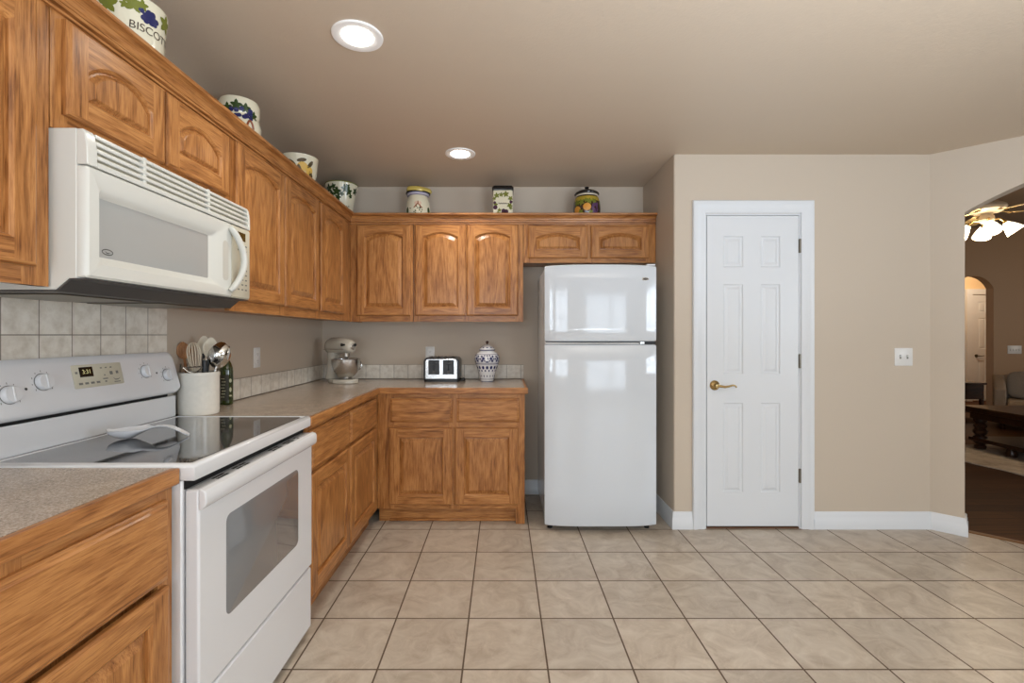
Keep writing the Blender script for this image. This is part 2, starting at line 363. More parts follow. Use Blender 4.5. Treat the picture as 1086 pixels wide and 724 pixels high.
def text_mb(body, size, M, mb=None, mi=0, bend=None):
    cu = bpy.data.curves.new('t', 'FONT'); cu.body = body; cu.size = size; cu.align_x = 'CENTER'; cu.align_y = 'CENTER'
    ob = bpy.data.objects.new('t', cu); C.objects.link(ob)
    dg = bpy.context.evaluated_depsgraph_get(); dg.update(); me = ob.evaluated_get(dg).to_mesh()
    vs_ = [v.co.copy() for v in me.vertices]; fs = [list(p.vertices) for p in me.polygons]
    bpy.data.objects.remove(ob); bpy.data.curves.remove(cu)
    mb = mb or MB()
    mb.add([bend(v) if bend else M @ v for v in vs_], fs, mi)
    return mb
def frame(o, u, v, n): # matrix whose local x,y,z are u,v,n at o
    m = Matrix.Identity(4)
    for i, a in enumerate((u, v, n)):
        for k in range(3): m[k][i] = a[k]
    for k in range(3): m[k][3] = o[k]
    return m
EX, EY, EZ = Vector((1, 0, 0)), Vector((0, 1, 0)), Vector((0, 0, 1))
def arch_ring(u0, u1, v0, vs_, rise, n, d=0.0, N_=14):
    u0 += d; u1 -= d; v0 += d; vs_ -= d
    pts = [(u0, v0, n), (u1, v0, n)]; c = (u0+u1)/2; h = (u1-u0)/2
    if rise > 1e-6:
        R = (h*h+rise*rise)/(2*rise); zc = vs_+rise-R
    for i in range(N_+1):
        u = u1-(u1-u0)*i/N_
        v = vs_ if rise <= 1e-6 else zc+math.sqrt(max(R*R-(u-c)**2, 0))
        pts.append((u, v, n))
    return pts
def rect_ring(u0, u1, v0, v1, n, N_=14):
    return [(u0, v0, n), (u1, v0, n)]+[(u1-(u1-u0)*i/N_, v1, n) for i in range(N_+1)]

# wall frames of the two cabinet runs
XL, YB = -1.424, 3.742
def P(run, u, d, z): return Vector((XL+d, u, z)) if run == 'L' else Vector((u, YB-d, z))
def rbox(mb, run, u0, u1, d0, d1, z0, z1, mi=0):
    a, b = P(run, u0, d0, z0), P(run, u1, d1, z1); return mb.box(a.x, b.x, a.y, b.y, z0, z1, mi)
def rframe(run, u, d, z): return frame(P(run, u, d, z), EY if run == 'L' else EX, EZ, EX if run == 'L' else -EY)
def H_(run): return OY if run == 'L' else OX
def panel_door(run, u0, u1, z0, z1, d, parent, rise=0.0, stile=0.056, rail=0.056, top=None, name='door'):
    w, h = u1-u0, z1-z0; M = rframe(run, u0, d, z0); top = rail+rise if top is None else top
    a = (stile, w-stile, rail, h-top, rise)
    R = [rect_ring(0, w, 0, h, 0.0), rect_ring(0, w, 0, h, 0.011), rect_ring(0.003, w-0.003, 0.003, h-0.003, 0.016), rect_ring(0.009, w-0.009, 0.009, h-0.009, 0.019),
         arch_ring(*a, 0.019), arch_ring(*a, 0.0165, 0.002), arch_ring(*a, 0.013, 0.007), arch_ring(*a, 0.006, 0.009)]
    mb = MB(M).rings(R[:4], True, False, mif=lambda k, i: 0 if i in (1, 16) else 1)
    mb.rings(R[4:], False, False, mif=lambda k, i: 0 if i in (1, 16) else 1)
    o, e, z = R[4], 0.009, 0.019
    mb.add([(e, e, z), (stile, e, z), (stile, h-e, z), (e, h-e, z)], [(0, 1, 2, 3)], 0)
    mb.add([(w-stile, e, z), (w-e, e, z), (w-e, h-e, z), (w-stile, h-e, z)], [(0, 1, 2, 3)], 0)
    mb.add([(stile, e, z), (w-stile, e, z), (w-stile, rail, z), (stile, rail, z)], [(0, 1, 2, 3)], 1)
    for i in range(2, 16):
        a0, a1 = o[i], o[i+1]; mb.add([a1, a0, (a0[0], h-e, z), (a1[0], h-e, z)], [(0, 1, 2, 3)], 1)
    fr = mb.build(name, [OV, H_(run)], parent, angle=25, recalc=False)
    bv = min(0.032, (h-top-rail)*0.27)
    pr = [arch_ring(*a, 0.0062, 0.0085), arch_ring(*a, 0.007, 0.013), arch_ring(*a, 0.0165, bv), arch_ring(*a, 0.0178, bv+.003)]
    MB(M).rings(pr, False, True).build('raised_panel', OV, fr, angle=12)
    return fr
def drawer_front(run, u0, u1, z0, z1, d, parent):
    w, h = u1-u0, z1-z0; M = rframe(run, u0, d, z0)
    R = [rect_ring(0, w, 0, h, 0), rect_ring(0, w, 0, h, 0.009), rect_ring(0.004, w-0.004, 0.004, h-0.004, 0.013), rect_ring(0.010, w-0.010, 0.010, h-0.010, 0.0145), rect_ring(0.014, w-0.014, 0.014, h-0.014, 0.019)]
    return MB(M).rings(R, True, True).build('drawer_front', H_(run), parent, angle=20)
def face_frame(run, u0, u1, z0, z1, d0, d1, stiles, rails, parent):
    mb = MB()
    for a, b in stiles: rbox(mb, run, a, b, d0, d1, z0, z1, 0)
    for a, b in rails: rbox(mb, run, u0+0.012, u1-0.012, d0, d1-0.0004, a, b, 1)
    return mb.build('face_frame', [OV, H_(run)], parent, smooth=False)

# ------------------------------------------------------------------ the setting
CZ = 2.423
A0 = Vector((2.769, 3.066)); AD = Vector((1, -1)).normalized(); AN = Vector((1, 1)).normalized()   # angled arch wall: start, along, into living room
ALEN = 2.10; A1 = A0+AD*ALEN
XR, YR = A1.x, -3.0
T = 0.12
struct(MB().add([(XL-.1, YR-.1, 0), (XR+.1, YR-.1, 0), (XR+.1, A1.y, 0), (A1.x+AN.x*.10, A1.y+AN.y*.10, 0), (A0.x+AN.x*.10, A0.y+AN.y*.10, 0), (A0.x, 3.2, 0), (1.3, 3.9, 0), (XL-.1, 3.9, 0)], [tuple(range(8))]).build('floor', M_floor))
struct(MB().prism([(XL-.1, YR-.1), (XR+.1, YR-.1), (XR+.1, A1.y+.02), (A1.x+AN.x*T, A1.y+AN.y*T), (A0.x+AN.x*T, A0.y+AN.y*T), (A0.x, 3.2), (1.3, 3.9), (XL-.1, 3.9)], 'z', CZ, CZ+0.1).build('ceiling', M_ceil))

struct(MB().box(XL-.1, 1.11+T, YB, YB+.1, 0, CZ).build('wall_back', M_wall))
# alcove return + pantry wall with the door opening (one L of wall, rounded outer corner)
PY = 3.066; DX0, DX1, DZ = 1.306, 1.933, 2.040
mb = MB()
cr = .012
mb.prism([(1.11, PY+cr)]+[(1.11+cr-cr*math.cos(a*PI/12), PY+cr-cr*math.sin(a*PI/12)) for a in range(1, 6)]+[(1.11+cr, PY), (DX0, PY), (DX0, PY+T), (1.11+T, PY+T), (1.11+T, YB), (1.11, YB)], 'z', 0, CZ)
struct(mb.build('wall_alcove', M_wall))
mb = MB(); mb.box(DX1, A0.x+0.05, PY, PY+T, 0, CZ); mb.box(DX0, DX1, PY, PY+T, DZ, CZ)
struct(mb.build('wall_pantry', M_wall, smooth=False))
# arch wall: local x along, z up, y into living room
AM = frame((A0.x, A0.y, 0), (AD.x, AD.y, 0), (AN.x, AN.y, 0), (0, 0, 1))
OP0, OPW, SPR, RISE = 0.160, 1.70, 2.020, 0.24
def arch_z(t):
    h = OPW/2; R = (h*h+RISE*RISE)/(2*RISE); return SPR+RISE-R+math.sqrt(R*R-(t-OP0-h)**2)
mb = MB(AM)
mb.box(0, OP0, 0, T, 0, CZ); mb.box(OP0+OPW, ALEN, 0, T, 0, CZ)
n = 28; top = [(OP0+OPW*i/n, arch_z(OP0+OPW*i/n)) for i in range(n+1)]
for i in range(n):
    (a, za), (b, zb) = top[i], top[i+1]
    mb.add([(a, 0, za), (b, 0, zb), (b, T, zb), (a, T, za), (a, 0, CZ), (b, 0, CZ), (b, T, CZ), (a, T, CZ)], [(0, 3, 2, 1), (0, 1, 5, 4), (2, 3, 7, 6), (4, 5, 6, 7)])
struct(mb.build('wall_arch', M_wall, bevel=0.010, seg=3))
# right wall and rear wall with window openings
def wall_with_openings(name, M, length, ops, mat):
    mb = MB(M); x = 0
    for a, b, z0, z1 in ops:
        mb.box(x, a, 0, .1, 0, CZ)
        if z0 > 0: mb.box(a, b, 0, .1, 0, z0)
        mb.box(a, b, 0, .1, z1, CZ); x = b
    mb.box(x, length, 0, .1, 0, CZ)
    return struct(mb.build(name, mat, smooth=False))
RM = frame((XR, YR, 0), (0, 1, 0), (1, 0, 0), (0, 0, 1))
wall_with_openings('wall_right', RM, A1.y-YR+.06, [(1.45, 3.35, 0.75, 2.05)], M_wall)
LM = frame((XL, YR-.1, 0), (0, 1, 0), (-1, 0, 0), (0, 0, 1))
wall_with_openings('wall_left', LM, YB+.1-YR+.1, [(0.5, 2.0, 0.85, 2.05)], M_wall)  # opening added for the made-up left window
BM = frame((XL-.1, YR, 0), (1, 0, 0), (0, -1, 0), (0, 0, 1))
o0 = -(XL-.1)
wall_with_openings('wall_rear', BM, XR-XL+.2, [(o0-1.25, o0+0.35, 0.45, 2.15), (o0+1.45, o0+2.75, 0.17, 2.07)], M_wall)  # first opening added for the made-up rear-left window
def window(name, M, a, b, z0, z1, nx, nz):
    root = MB(M)
    root.box(a, a+.05, .02, .08, z0, z1); root.box(b-.05, b, .02, .08, z0, z1); root.box(a+.05, b-.05, .02, .08, z0, z0+.06); root.box(a+.05, b-.05, .02, .08, z1-.06, z1)
    for i in range(1, nx): c = a+(b-a)*i/nx; root.box(c-.03, c+.03, .025, .075, z0+.06, z1-.06)
    for i in range(1, nz): c = z0+(z1-z0)*i/nz; root.box(a+.05, b-.05, .035, .065, c-.012, c+.012)
    return struct(root.build(name, M_trim, smooth=False))
window('window_1', BM, o0+1.45, o0+2.75, 0.17, 2.07, 2, 1)
window('added_window_4', BM, o0-1.25, o0+0.35, 0.45, 2.15, 2, 3)  # window made up so fill light reaches the back counter
window('added_window_2', LM, 0.5, 2.0, 0.85, 2.05, 2, 2)  # window made up so fill light reaches the arch wall
window('window_3', RM, 1.45, 3.35, 0.75, 2.05, 2, 2)

# baseboards: profile (out from wall, z)
BP = [(0, 0), (0.016, 0), (0.016, 0.062), (0.0125, 0.068), (0.0125, 0.084), (0.010, 0.090), (0.010, 0.104), (0.006, 0.112), (0, 0.112)]
def baseboard(name, p0, p1, out, e0=0, e1=0):
    # p0->p1 along the wall; out = horizontal outward normal; e0/e1 extend the ends in proportion to projection (mitres)
    p0, p1, out = Vector(p0), Vector(p1), Vector(out); t = (p1-p0).normalized(); R = []
    for p, e, sg in ((p0, e0, -1), (p1, e1, 1)):
        R.append([(p.x+out.x*q+t.x*e*q*sg, p.y+out.y*q+t.y*e*q*sg, z+0.0005) for q, z in BP])
    return struct(MB().rings(R).build(name, M_trim))
baseboard('baseboard_back', (0.16, YB), (1.11, YB), (0, -1))
baseboard('baseboard_alcove', (1.11, YB-.016), (1.11, PY), (-1, 0), 0, 1)
baseboard('baseboard_pantry', (1.11, PY), (1.226, PY), (0, -1), 1, 0)
baseboard('baseboard_right', (2.012, PY), (A0.x, A0.y), (0, -1), 0, -0.414)
pe = A0+AD*OP0
baseboard('baseboard_arch', (A0.x, A0.y), (pe.x, pe.y), (-AN.x, -AN.y), -0.414, 1)
q = pe+AN*T
baseboard('baseboard_opening', (pe.x, pe.y), (q.x, q.y), (AD.x, AD.y), 1, 0)
# wooden floor threshold and living room
LX0, LX1, LY1, LZ = A0.x-0.0, 10.4, 7.5, 2.95
f0 = A0+AN*.10; f1 = A1+AN*.10
struct(MB().add([(f0.x, f0.y, -0.002), (f1.x, f1.y, -0.002), (LX1, f1.y, -0.002), (LX1, 9.2, -0.002), (2.7, 9.2, -0.002), (2.7, f0.y+.05, -0.002)], [tuple(range(6))]).build('floor_living', M_plank))
thr = MB(AM); thr.prism([(0.085, 0.0), (0.135, 0.0), (0.128, 0.006), (0.092, 0.006)], 'x', OP0+.018, OP0+OPW-.002)
struct(thr.build('trim_1', plain('threshold_wood', srgb(120, 84, 52), 0.4)))
struct(MB().box(2.6, LX1+.1, 1.4, 9.3, LZ, LZ+.1).build('ceiling_living', M_living_ceil))
struct(MB().box(2.60, 2.72, PY+T, 9.2, 0, LZ).build('wall_living_left', M_living))
struct(MB().box(LX1, LX1+.1, 1.0, 9.2, -.1, LZ).build('wall_living_right', M_living))
struct(MB().box(A1.x+.05, LX1, 1.46, 1.58, -.1, LZ).build('wall_living_front', M_living))
mb = MB(AM); mb.box(-.12, ALEN+.06, T+0.001, T+0.02, CZ+.001, LZ); struct(mb.build('wall_living_header', M_living))
# far living-room wall with a small arched hall opening
HX0, HX1, HS, HR = 7.16, 7.78, 2.00, 0.19
mb = MB(); mb.box(2.7, HX0, LY1, LY1+.12, 0, LZ); mb.box(HX1, LX1, LY1, LY1+.12, 0, LZ)
hw = (HX1-HX0)/2; R_ = (hw*hw+HR*HR)/(2*HR)
hz = lambda x: HS+HR-R_+math.sqrt(R_*R_-(x-HX0-hw)**2)
for i in range(16):
    a, b = HX0+2*hw*i/16, HX0+2*hw*(i+1)/16
    mb.add([(a, LY1, hz(a)), (b, LY1, hz(b)), (b, LY1+.12, hz(b)), (a, LY1+.12, hz(a)), (a, LY1, LZ), (b, LY1, LZ), (b, LY1+.12, LZ), (a, LY1+.12, LZ)], [(0, 3, 2, 1), (0, 1, 5, 4), (2, 3, 7, 6)])
struct(mb.build('wall_living_far', M_living, smooth=False))
struct(MB().box(5.5, 10.4, 9.0, 9.1, 0, LZ).build('wall_hall', M_cream))
point('hall_lamp', (8.3, 8.1, 2.6), 60, WARM)
point('fan_lamp_glow', (5.05, 4.95, 2.20), 26, WARM, 0.12)

# backsplash tiles
mb = MB(); mb.box(XL+.0005, XL+.008, 0.3, 1.999, 0.909, 1.366)
struct(mb.build('backsplash_range', M_tile_l, bevel=0.002))
mb = MB(); mb.box(XL+.0005, XL+.009, 2.0, YB-.010, 0.909, 1.021)
struct(mb.build('backsplash_left', M_tile_l2, bevel=0.003))
mb = MB(); mb.box(XL+.0005, 0.167, YB-.009, YB-.0005, 0.909, 1.021)
struct(mb.build('backsplash_back', M_tile_b, bevel=0.003))

# ------------------------------------------------------------------ pantry door
def six_panel_door(name, M, w, h, t=0.035):
    # local x across, y up, z out
    cols = [0, 0.178*w, 0.395*w, 0.587*w, 0.80*w, w]
    rows = [0, 0.108*h, 0.396*h, 0.490*h, 0.779*h, 0.834*h, 0.934*h, h]
    mb = MB(M)
    mb.rings([[(0, 0, -t), (w, 0, -t), (w, h, -t), (0, h, -t)], [(0, 0, 0), (w, 0, 0), (w, h, 0), (0, h, 0)]], True, False)
    for i in range(5):
        for j in range(7):
            x0, x1, y0, y1 = cols[i], cols[i+1], rows[j], rows[j+1]
            r = lambda d, z: [(x0+d, y0+d, z), (x1-d, y0+d, z), (x1-d, y1-d, z), (x0+d, y1-d, z)]
            if i in (1, 3) and j in (1, 3, 5):
                mb.rings([r(0, 0), r(.006, -.007), r(.016, -.007), r(.030, -.001), r(.034, -.0005)], False, True)
            else: mb.rings([r(0, 0)], False, True)
    return mb.build(name, M_trim, angle=8)
SX0, SX1, SZ0, SZ1 = 1.323, 1.916, 0.018, 2.026
d1 = six_panel_door('door_1', frame((SX0, PY-.002, SZ0), EX, EZ, -EY), SX1-SX0, SZ1-SZ0); struct(d1)
hm = MB(frame((1.372, PY-.002, 0.929), EX, EZ, -EY))
hm.lathe([(0.0, 0.0), (0.031, 0.0), (0.032, 0.004), (0.028, 0.009), (0.016, 0.013), (0.011, 0.018), (0.011, 0.038), (0.014, 0.044), (0.012, 0.052), (0.0, 0.054)], seg=28)
hm.tube([(0, 0, .046), (.02, -.002, .048), (.045, -.006, .05), (.07, -.002, .05), (.09, .004, .05), (.105, .004, .05), (.115, -.003, .05), (.116, -.010, .05)], [.010, .0085, .0075, .0068, .006, .0055, .005, .0045], seg=12)
h1 = hm.build('door_handle', M_brass, d1)
for z in (0.345, 1.085, 1.83):
    hg = MB(); hg.lathe([(0, -.045), (.0065, -.045), (.0065, .045), (0, .045)], SX1+.007, PY-.008, z, seg=12); hg.box(SX1-.001, SX1+.014, PY-.004, PY-.002, z-.044, z+.044)
    hg.build('hinge', M_nickel, d1)
# jamb + casing
mb = MB(); mb.box(DX0, SX0-.004, PY-.001, PY+T, 0.001, DZ); mb.box(SX1+.004, DX1, PY-.001, PY+T, 0.001, DZ); mb.box(SX0-.004, SX1+.004, PY-.001, PY+T, SZ1+.004, DZ)
mb.box(SX0-.003, SX1+.003, PY+.045, PY+.06, 0.001, SZ1+.003)
struct(mb.build('trim_2', M_trim, smooth=False))
CP = [(0, 0), (0.009, 0), (0.012, 0.010), (0.012, 0.040), (0.016, 0.048), (0.019, 0.062), (0.019, 0.076), (0.013, 0.0815), (0, 0.0815)]   # (out, across from inner edge)
ins = (SX0-.014, SX1+.014, SZ1+.016)
R = []
for k in range(4):
    ring = []
    for o, c in CP:
        x = ins[0]-c if k < 2 else ins[1]+c; z = 0.001 if k in (0, 3) else ins[2]+c
        ring.append((x, PY-o-.0005, z))
    R.append(ring)
struct(MB().rings(R).build('trim_3', M_trim))
struct(MB().box(SX0-.004, SX1+.004, PY+.0, PY+.1, 0.0005, 0.010).build('trim_4', plain('door_sill_wood', srgb(96, 66, 44), 0.5)))

# ------------------------------------------------------------------ wall cabinets
UD = 0.320   # face depth
UT = 2.100
def wall_cabinet(label, run, u0, u1, z0, doors, stiles, rise, rails=None, group=None, depth=UD):
    t = thing('wall_cabinet', label, 'cabinet', P(run, (u0+u1)/2, depth/2, z0), group=group)
    g = 0.001
    mb = MB(); rbox(mb, run, u0+g, u1-g, 0.001, depth-.0195, z0+.016, UT)
    mb.build('body', OV, t, smooth=False)
    rl = rails or [(z0, z0+.058), (UT-.07, UT)]
    face_frame(run, u0+g, u1-g, z0, UT, depth-.019, depth, [(max(a, u0+g), min(b, u1-g)) for a, b in stiles], rl, t)
    for a, b, c, d in doors: panel_door(run, a, b, c, d, depth+.0005, t, rise=rise, top=(0.052+rise))
    return t
DB, DT = 1.393, 2.047
wall_cabinet('oak wall cabinet left of the white microwave, cut off by the photo edge', 'L', 0.28, 1.152, 1.372, [(0.305, 0.700, 1.415, 2.047), (0.716, 1.108, 1.415, 2.047)], [(0.28, 0.33), (0.68, 0.735), (1.085, 1.152)], 0.034)
wall_cabinet('short oak wall cabinet directly above the white microwave', 'L', 1.154, 1.910, 1.764, [(1.184, 1.527, 1.806, 2.045), (1.535, 1.885, 1.806, 2.045)], [(1.154, 1.20), (1.51, 1.55), (1.865, 1.91)], 0.050)
wall_cabinet('tall two-door oak wall cabinet right of the microwave on the left wall', 'L', 1.912, 2.825, 1.352, [(1.940, 2.362, DB+.005, 2.050), (2.374, 2.805, DB+.005, 2.050)], [(1.912, 1.96), (2.34, 2.40), (2.79, 2.825)], 0.034)
wall_cabinet('narrow one-door oak wall cabinet in the corner, left wall', 'L', 2.827, YB-.002, 1.352, [(2.843, 3.262, DB+.005, 2.050)], [(2.827, 2.87), (3.24, 3.421)], 0.034)
XF = XL+UD
wall_cabinet('single-door oak wall cabinet on the back wall, nearest the corner', 'B', XF+.001, -0.645, 1.350, [(-1.050, -0.661, DB, DT)], [(XF, -1.03), (-0.68, -0.645)], 0.034)
wall_cabinet('two-door oak wall cabinet on the back wall above the toaster', 'B', -0.643, 0.149, 1.350, [(-0.630, -0.264, DB, DT), (-0.2575, 0.112, DB, DT)], [(-0.643, -0.60), (-0.29, -0.23), (0.09, 0.149)], 0.034)
wall_cabinet('short two-door oak wall cabinet above the white refrigerator', 'B', 0.151, 1.108, 1.776, [(0.183, 0.613, 1.807, 2.040), (0.637, 1.056, 1.807, 2.040)], [(0.151, 0.20), (0.595, 0.655), (1.035, 1.108)], 0.032)
# crown moulding: one mitred L
KP = [(0.0005, 2.054), (0.009, 2.054), (0.010, 2.060), (0.003, 2.062), (0.003, 2.0655), (0.015, 2.067), (0.0165, 2.074), (0.006, 2.0765), (0.006, 2.080)]
KP += [(0.010+0.030*(1-math.cos(a)), 2.082+0.030*math.sin(a)) for a in [PI/2*k/6 for k in range(7)]]
KP += [(0.045, 2.114), (0.046, 2.118), (0.046, 2.126), (0.0005, 2.126)]
YF = YB-UD
R = [[(XF+o, 0.281, z) for o, z in KP], [(XF+o, YF-o, z) for o, z in KP], [(1.106, YF-o, z) for o, z in KP]]
tag(MB().rings(R, mif=lambda k, i: 1 if k == 0 else 0).build('crown_molding', [OX, OY], origin=(XF, YF, 2.06), angle=25), 'oak crown molding along the tops of the wall cabinets', 'molding')

# ------------------------------------------------------------------ base cabinets and worktops
CT, CB = 0.907, 0.868
def base_cabinet(label, run, u0, u1, depth, drawers, doors, stiles, end_foot=None):
    t = thing('base_cabinet', label, 'cabinet', P(run, (u0+u1)/2, depth/2, 0))
    mb = MB(); rbox(mb, run, u0, u1, 0.002, depth-.0195, 0.102, CB-.001)
    mb.build('body', OV, t, smooth=False)
    mb = MB(); rbox(mb, run, u0, u1 if not end_foot else end_foot[0], depth-.075, depth-.055, 0.001, 0.101)
    mb.build('toe_kick', H_(run), t, smooth=False)
    mb = MB()
    for a, b in stiles: rbox(mb, run, a, b, depth-.019, depth, 0.102, CB-.001, 0)
    if end_foot: rbox(mb, run, end_foot[0], end_foot[1], depth-.075, depth, 0.001, 0.1015, 0)
    for a, b in ((0.102, 0.145), (0.640, 0.685), (0.830, CB-.001)): rbox(mb, run, u0+.01, u1-.01, depth-.019, depth-.0004, a, b, 1)
    mb.build('face_frame', [OV, H_(run)], t, smooth=False)
    for a, b, c, d in drawers: drawer_front(run, a, b, c, d, depth+.0005, t)
    for a, b, c, d in doors: panel_door(run, a, b, c, d, depth+.0005, t, stile=0.062, rail=0.062)
    return t
t = base_cabinet('oak base cabinet on the back wall under the toaster and jar', 'B', XL+.5925, 0.147, 0.600,
             [(-0.742, -0.332, 0.678, 0.836), (-0.302, 0.110, 0.678, 0.836)], [(-0.752, -0.330, 0.132, 0.642), (-0.316, 0.106, 0.132, 0.642)],
             [(XL+.5925, -0.72), (-0.36, -0.28), (0.09, 0.147)], (0.088, 0.147))
mb = MB(); rbox(mb, 'B', XL+.66, 0.087, 0.5455, 0.556, 0.001, 0.020); mb.build('shoe_molding', OX, t, bevel=0.004)
base_cabinet('oak base cabinet between the range and the corner, left wall', 'L', 1.998, YB-.604, 0.592,
             [(2.020, 2.522, 0.672, 0.846), (2.545, 3.062, 0.672, 0.846)], [(2.020, 2.530, 0.132, 0.655), (2.540, 3.058, 0.132, 0.655)],
             [(1.998, 2.05), (2.50, 2.57), (3.04, YB-.604)])
ND = 0.560
base_cabinet('oak base cabinet in front of the range, nearest the camera', 'L', 0.40, 1.236, ND,
             [(0.43, 1.206, 0.634, 0.836)], [(0.43, 0.812, 0.132, 0.618), (0.824, 1.206, 0.132, 0.618)], [(0.40, 0.45), (0.79, 0.85), (1.185, 1.236)])
# L worktop
t = thing('countertop', 'L-shaped speckled laminate countertop with oak edge, in the corner', 'countertop', (-1.1, 3.4, CB))
ex, ey, rx = -0.805, 3.102, 0.166
MB().prism([(XL+.001, 1.998), (ex-.02, 1.998), (ex-.02, ey+.02), (rx-.02, ey+.02), (rx-.02, YB-.001), (XL+.001, YB-.001)], 'z', CB, CT).build('surface', M_lam, t, smooth=False)
mb = MB(); mb.prism([(ex-.0199, 1.998), (ex, 1.998), (ex, ey), (ex-.0199, ey+.0199)], 'z', CB, CT+.0003, 0)
mb.prism([(ex-.0199, ey+.0199), (ex, ey), (rx, ey), (rx-.0199, ey+.0199)], 'z', CB, CT+.0003, 1)
mb.prism([(rx-.0199, ey+.0199), (rx, ey), (rx, YB-.001), (rx-.0199, YB-.001)], 'z', CB, CT+.0003, 0)
mb.build('wood_edge', [OY, OX], t, bevel=0.003)
t = thing('countertop', 'short speckled laminate countertop with oak edge, in front of the range', 'countertop', (-1.1, 0.8, CB))
MB().box(XL+.001, -.864, 0.40, 1.238, CB, CT).build('surface', M_lam, t, smooth=False)
MB().box(-.8639, -.8436, 0.40, 1.238, CB-.002, CT+.0003).build('wood_edge', OY, t, bevel=0.003)

# ------------------------------------------------------------------ range
t = thing('range', 'white freestanding electric range with black glass top and oven door', 'range', (-1.1, 1.62, 0))
RY0, RY1 = 1.242, 1.992
mb = MB(); mb.box(-1.398, -.842, RY0, RY1, 0.032, 0.871)
mb.build('body', M_white, t, bevel=0.004)
for x in (-1.35, -.88):
    for y in (RY0+.05, RY1-.05): MB().lathe([(0, 0), (.018, 0), (.018, .008), (.010, .012), (.010, .033), (0, .033)], x, y, 0.0005, 16).build('leveling_foot', M_black, t)
ct = MB().rings([[(x, y, z) for x, y in ((-1.372+i, RY0-.0+i), (-.808-i, RY0+i), (-.808-i, RY1-i), (-1.372+i, RY1-i))] for i, z in ((0.002, .872), (0, .876), (0, .905), (0.003, .912), (0.008, .9155), (.016, .9155), (.019, .9118))]).build('cooktop', M_white, t, angle=50)
def rrect(u0, u1, v0, v1, r, n=6):
    out = []
    for cx, cy, a in ((u1-r, v0+r, -PI/2), (u1-r, v1-r, 0), (u0+r, v1-r, PI/2), (u0+r, v0+r, PI)):
        out += [(cx+r*math.cos(a+PI/2*i/n), cy+r*math.sin(a+PI/2*i/n)) for i in range(n+1)]
    return out
MB().prism(rrect(-1.352, -.836, RY0+.020, RY1-.020, .02), 'z', .9112, .9136).build('glass_surface', M_cook, ct, bevel=0.001)
# oven door, window, handle, vents
od = MB().box(-.838, -.8005, RY0+.006, RY1-.004, 0.293, 0.846).build('oven_door', M_white, t, bevel=0.006, seg=3)
WM = frame((-.8003, 0, 0), EY, EZ, EX)
wr = lambda d, z: [(u, v, z) for u, v in rrect(1.371+d, 1.853-d, 0.438+d, 0.732-d, 0.022)]
MB(WM).rings([wr(0, -.004), wr(0, .0006), wr(.0015, .0014)], False, True).build('oven_window', M_oven_glass, od)
MB().prism([(-.8004, .792), (-.793, .794), (-.783, .802), (-.780, .812), (-.781, .836), (-.786, .844), (-.8004, .8495)], 'y', RY0+.004, RY1-.002).build('handle', M_white, od, bevel=0.003)
for y0, y1 in ((1.345, 1.40), (1.445, 1.475), (1.482, 1.515), (1.67, 1.70), (1.706, 1.738), (1.778, 1.806), (1.812, 1.838), (1.87, 1.882)):
    g = MB()
    for xa, xb in ((-.829, -.821), (-.815, -.807)): g.box(xa, xb, y0, y1, .8458, .8466)
    g.build('vent_slot', M_gap, od, smooth=False)
MB().box(-.838, -.803, RY0+.006, RY1-.004, 0.034, 0.284).build('storage_drawer', M_white, t, bevel=0.008, seg=3)
MB().box(-.841, -.815, RY0+.010, RY1-.008, 0.284, 0.2925).build('door_gap', M_gap, t, smooth=False)
MB().box(-.8415, -.836, RY0+.008, RY1-.006, 0.847, 0.871).build('lip_gap', M_gap, t, smooth=False)
# backguard
MB().box(-1.398, -1.3725, RY0+.002, RY1-.002, .9128, 1.002).build('backguard_riser', M_white, t, bevel=0.004)
MB().box(-1.396, -1.3745, RY0+.01, RY1-.05, 1.0025, 1.0125).build('backguard_vent', M_gap, t, smooth=False)
console = MB(); prof = [(-1.398, 1.013), (-1.368, 1.013), (-1.360, 1.017), (-1.356, 1.026), (-1.358, 1.036), (-1.386, 1.164), (-1.391, 1.178), (-1.398, 1.184)]
console.rings([[(x*(1)+dx*0, y, (z-1.0985)*s+1.0985) for x, z in prof] for y, s, dx in ((RY0, .80, 0), (RY0+.004, .90, 0), (RY0+.014, .97, 0), (RY0+.028, 1, 0), (RY1-.028, 1, 0), (RY1-.014, .97, 0), (RY1-.004, .90, 0), (RY1, .80, 0))])
cs = console.build('control_console', M_white, t, angle=40)
ca = math.atan2(.028, .128); CN = Vector((math.cos(ca), 0, math.sin(ca))); CV = Vector((-math.sin(ca), 0, math.cos(ca)))
def conM(y, z):
    x = -1.358-(z-1.036)*(.028/.128); return frame(Vector((x, y, z))+CN*.0004, EY, CV, CN)
for y, z, r in ((1.313, 1.088, .025), (1.415, 1.114, .025), (1.822, 1.114, .024), (1.933, 1.092, .024)):
    k = MB(conM(y, z)); k.lathe([(0, 0), (r, 0), (r, .006), (r*.95, .013), (r*.88, .0155), (0, .016)], seg=32)
    kb = k.build('knob', M_white, cs)
    k = MB(conM(y, z)); k.lathe([(0, 0), (r+.0016, 0), (r+.0016, .0012), (0, .0014)], seg=32); k.build('knob_shadow_ring', M_print, cs)  # thin grey disc painted in as the shadow around the knob's base
    g = MB(conM(y, z)); g.box(-.0028, .0028, -r*.86, r*.86, .0150, .0185); g.build('grip', M_white, kb, bevel=0.0015)
for y, z in ((1.313, 1.088), (1.415, 1.114), (1.822, 1.114), (1.933, 1.092)):
    mb = MB(conM(y, z))
    for k in range(9):
        a = -0.7+k*0.57; rr = .033; L = .004 if k % 2 else .0055
        mb.box(rr*math.cos(a)-.0009, rr*math.cos(a)+.0009, rr*math.sin(a)-L/2, rr*math.sin(a)+L/2, .0001, .0005)
    mb.build('dial_print', M_print, cs, smooth=False)
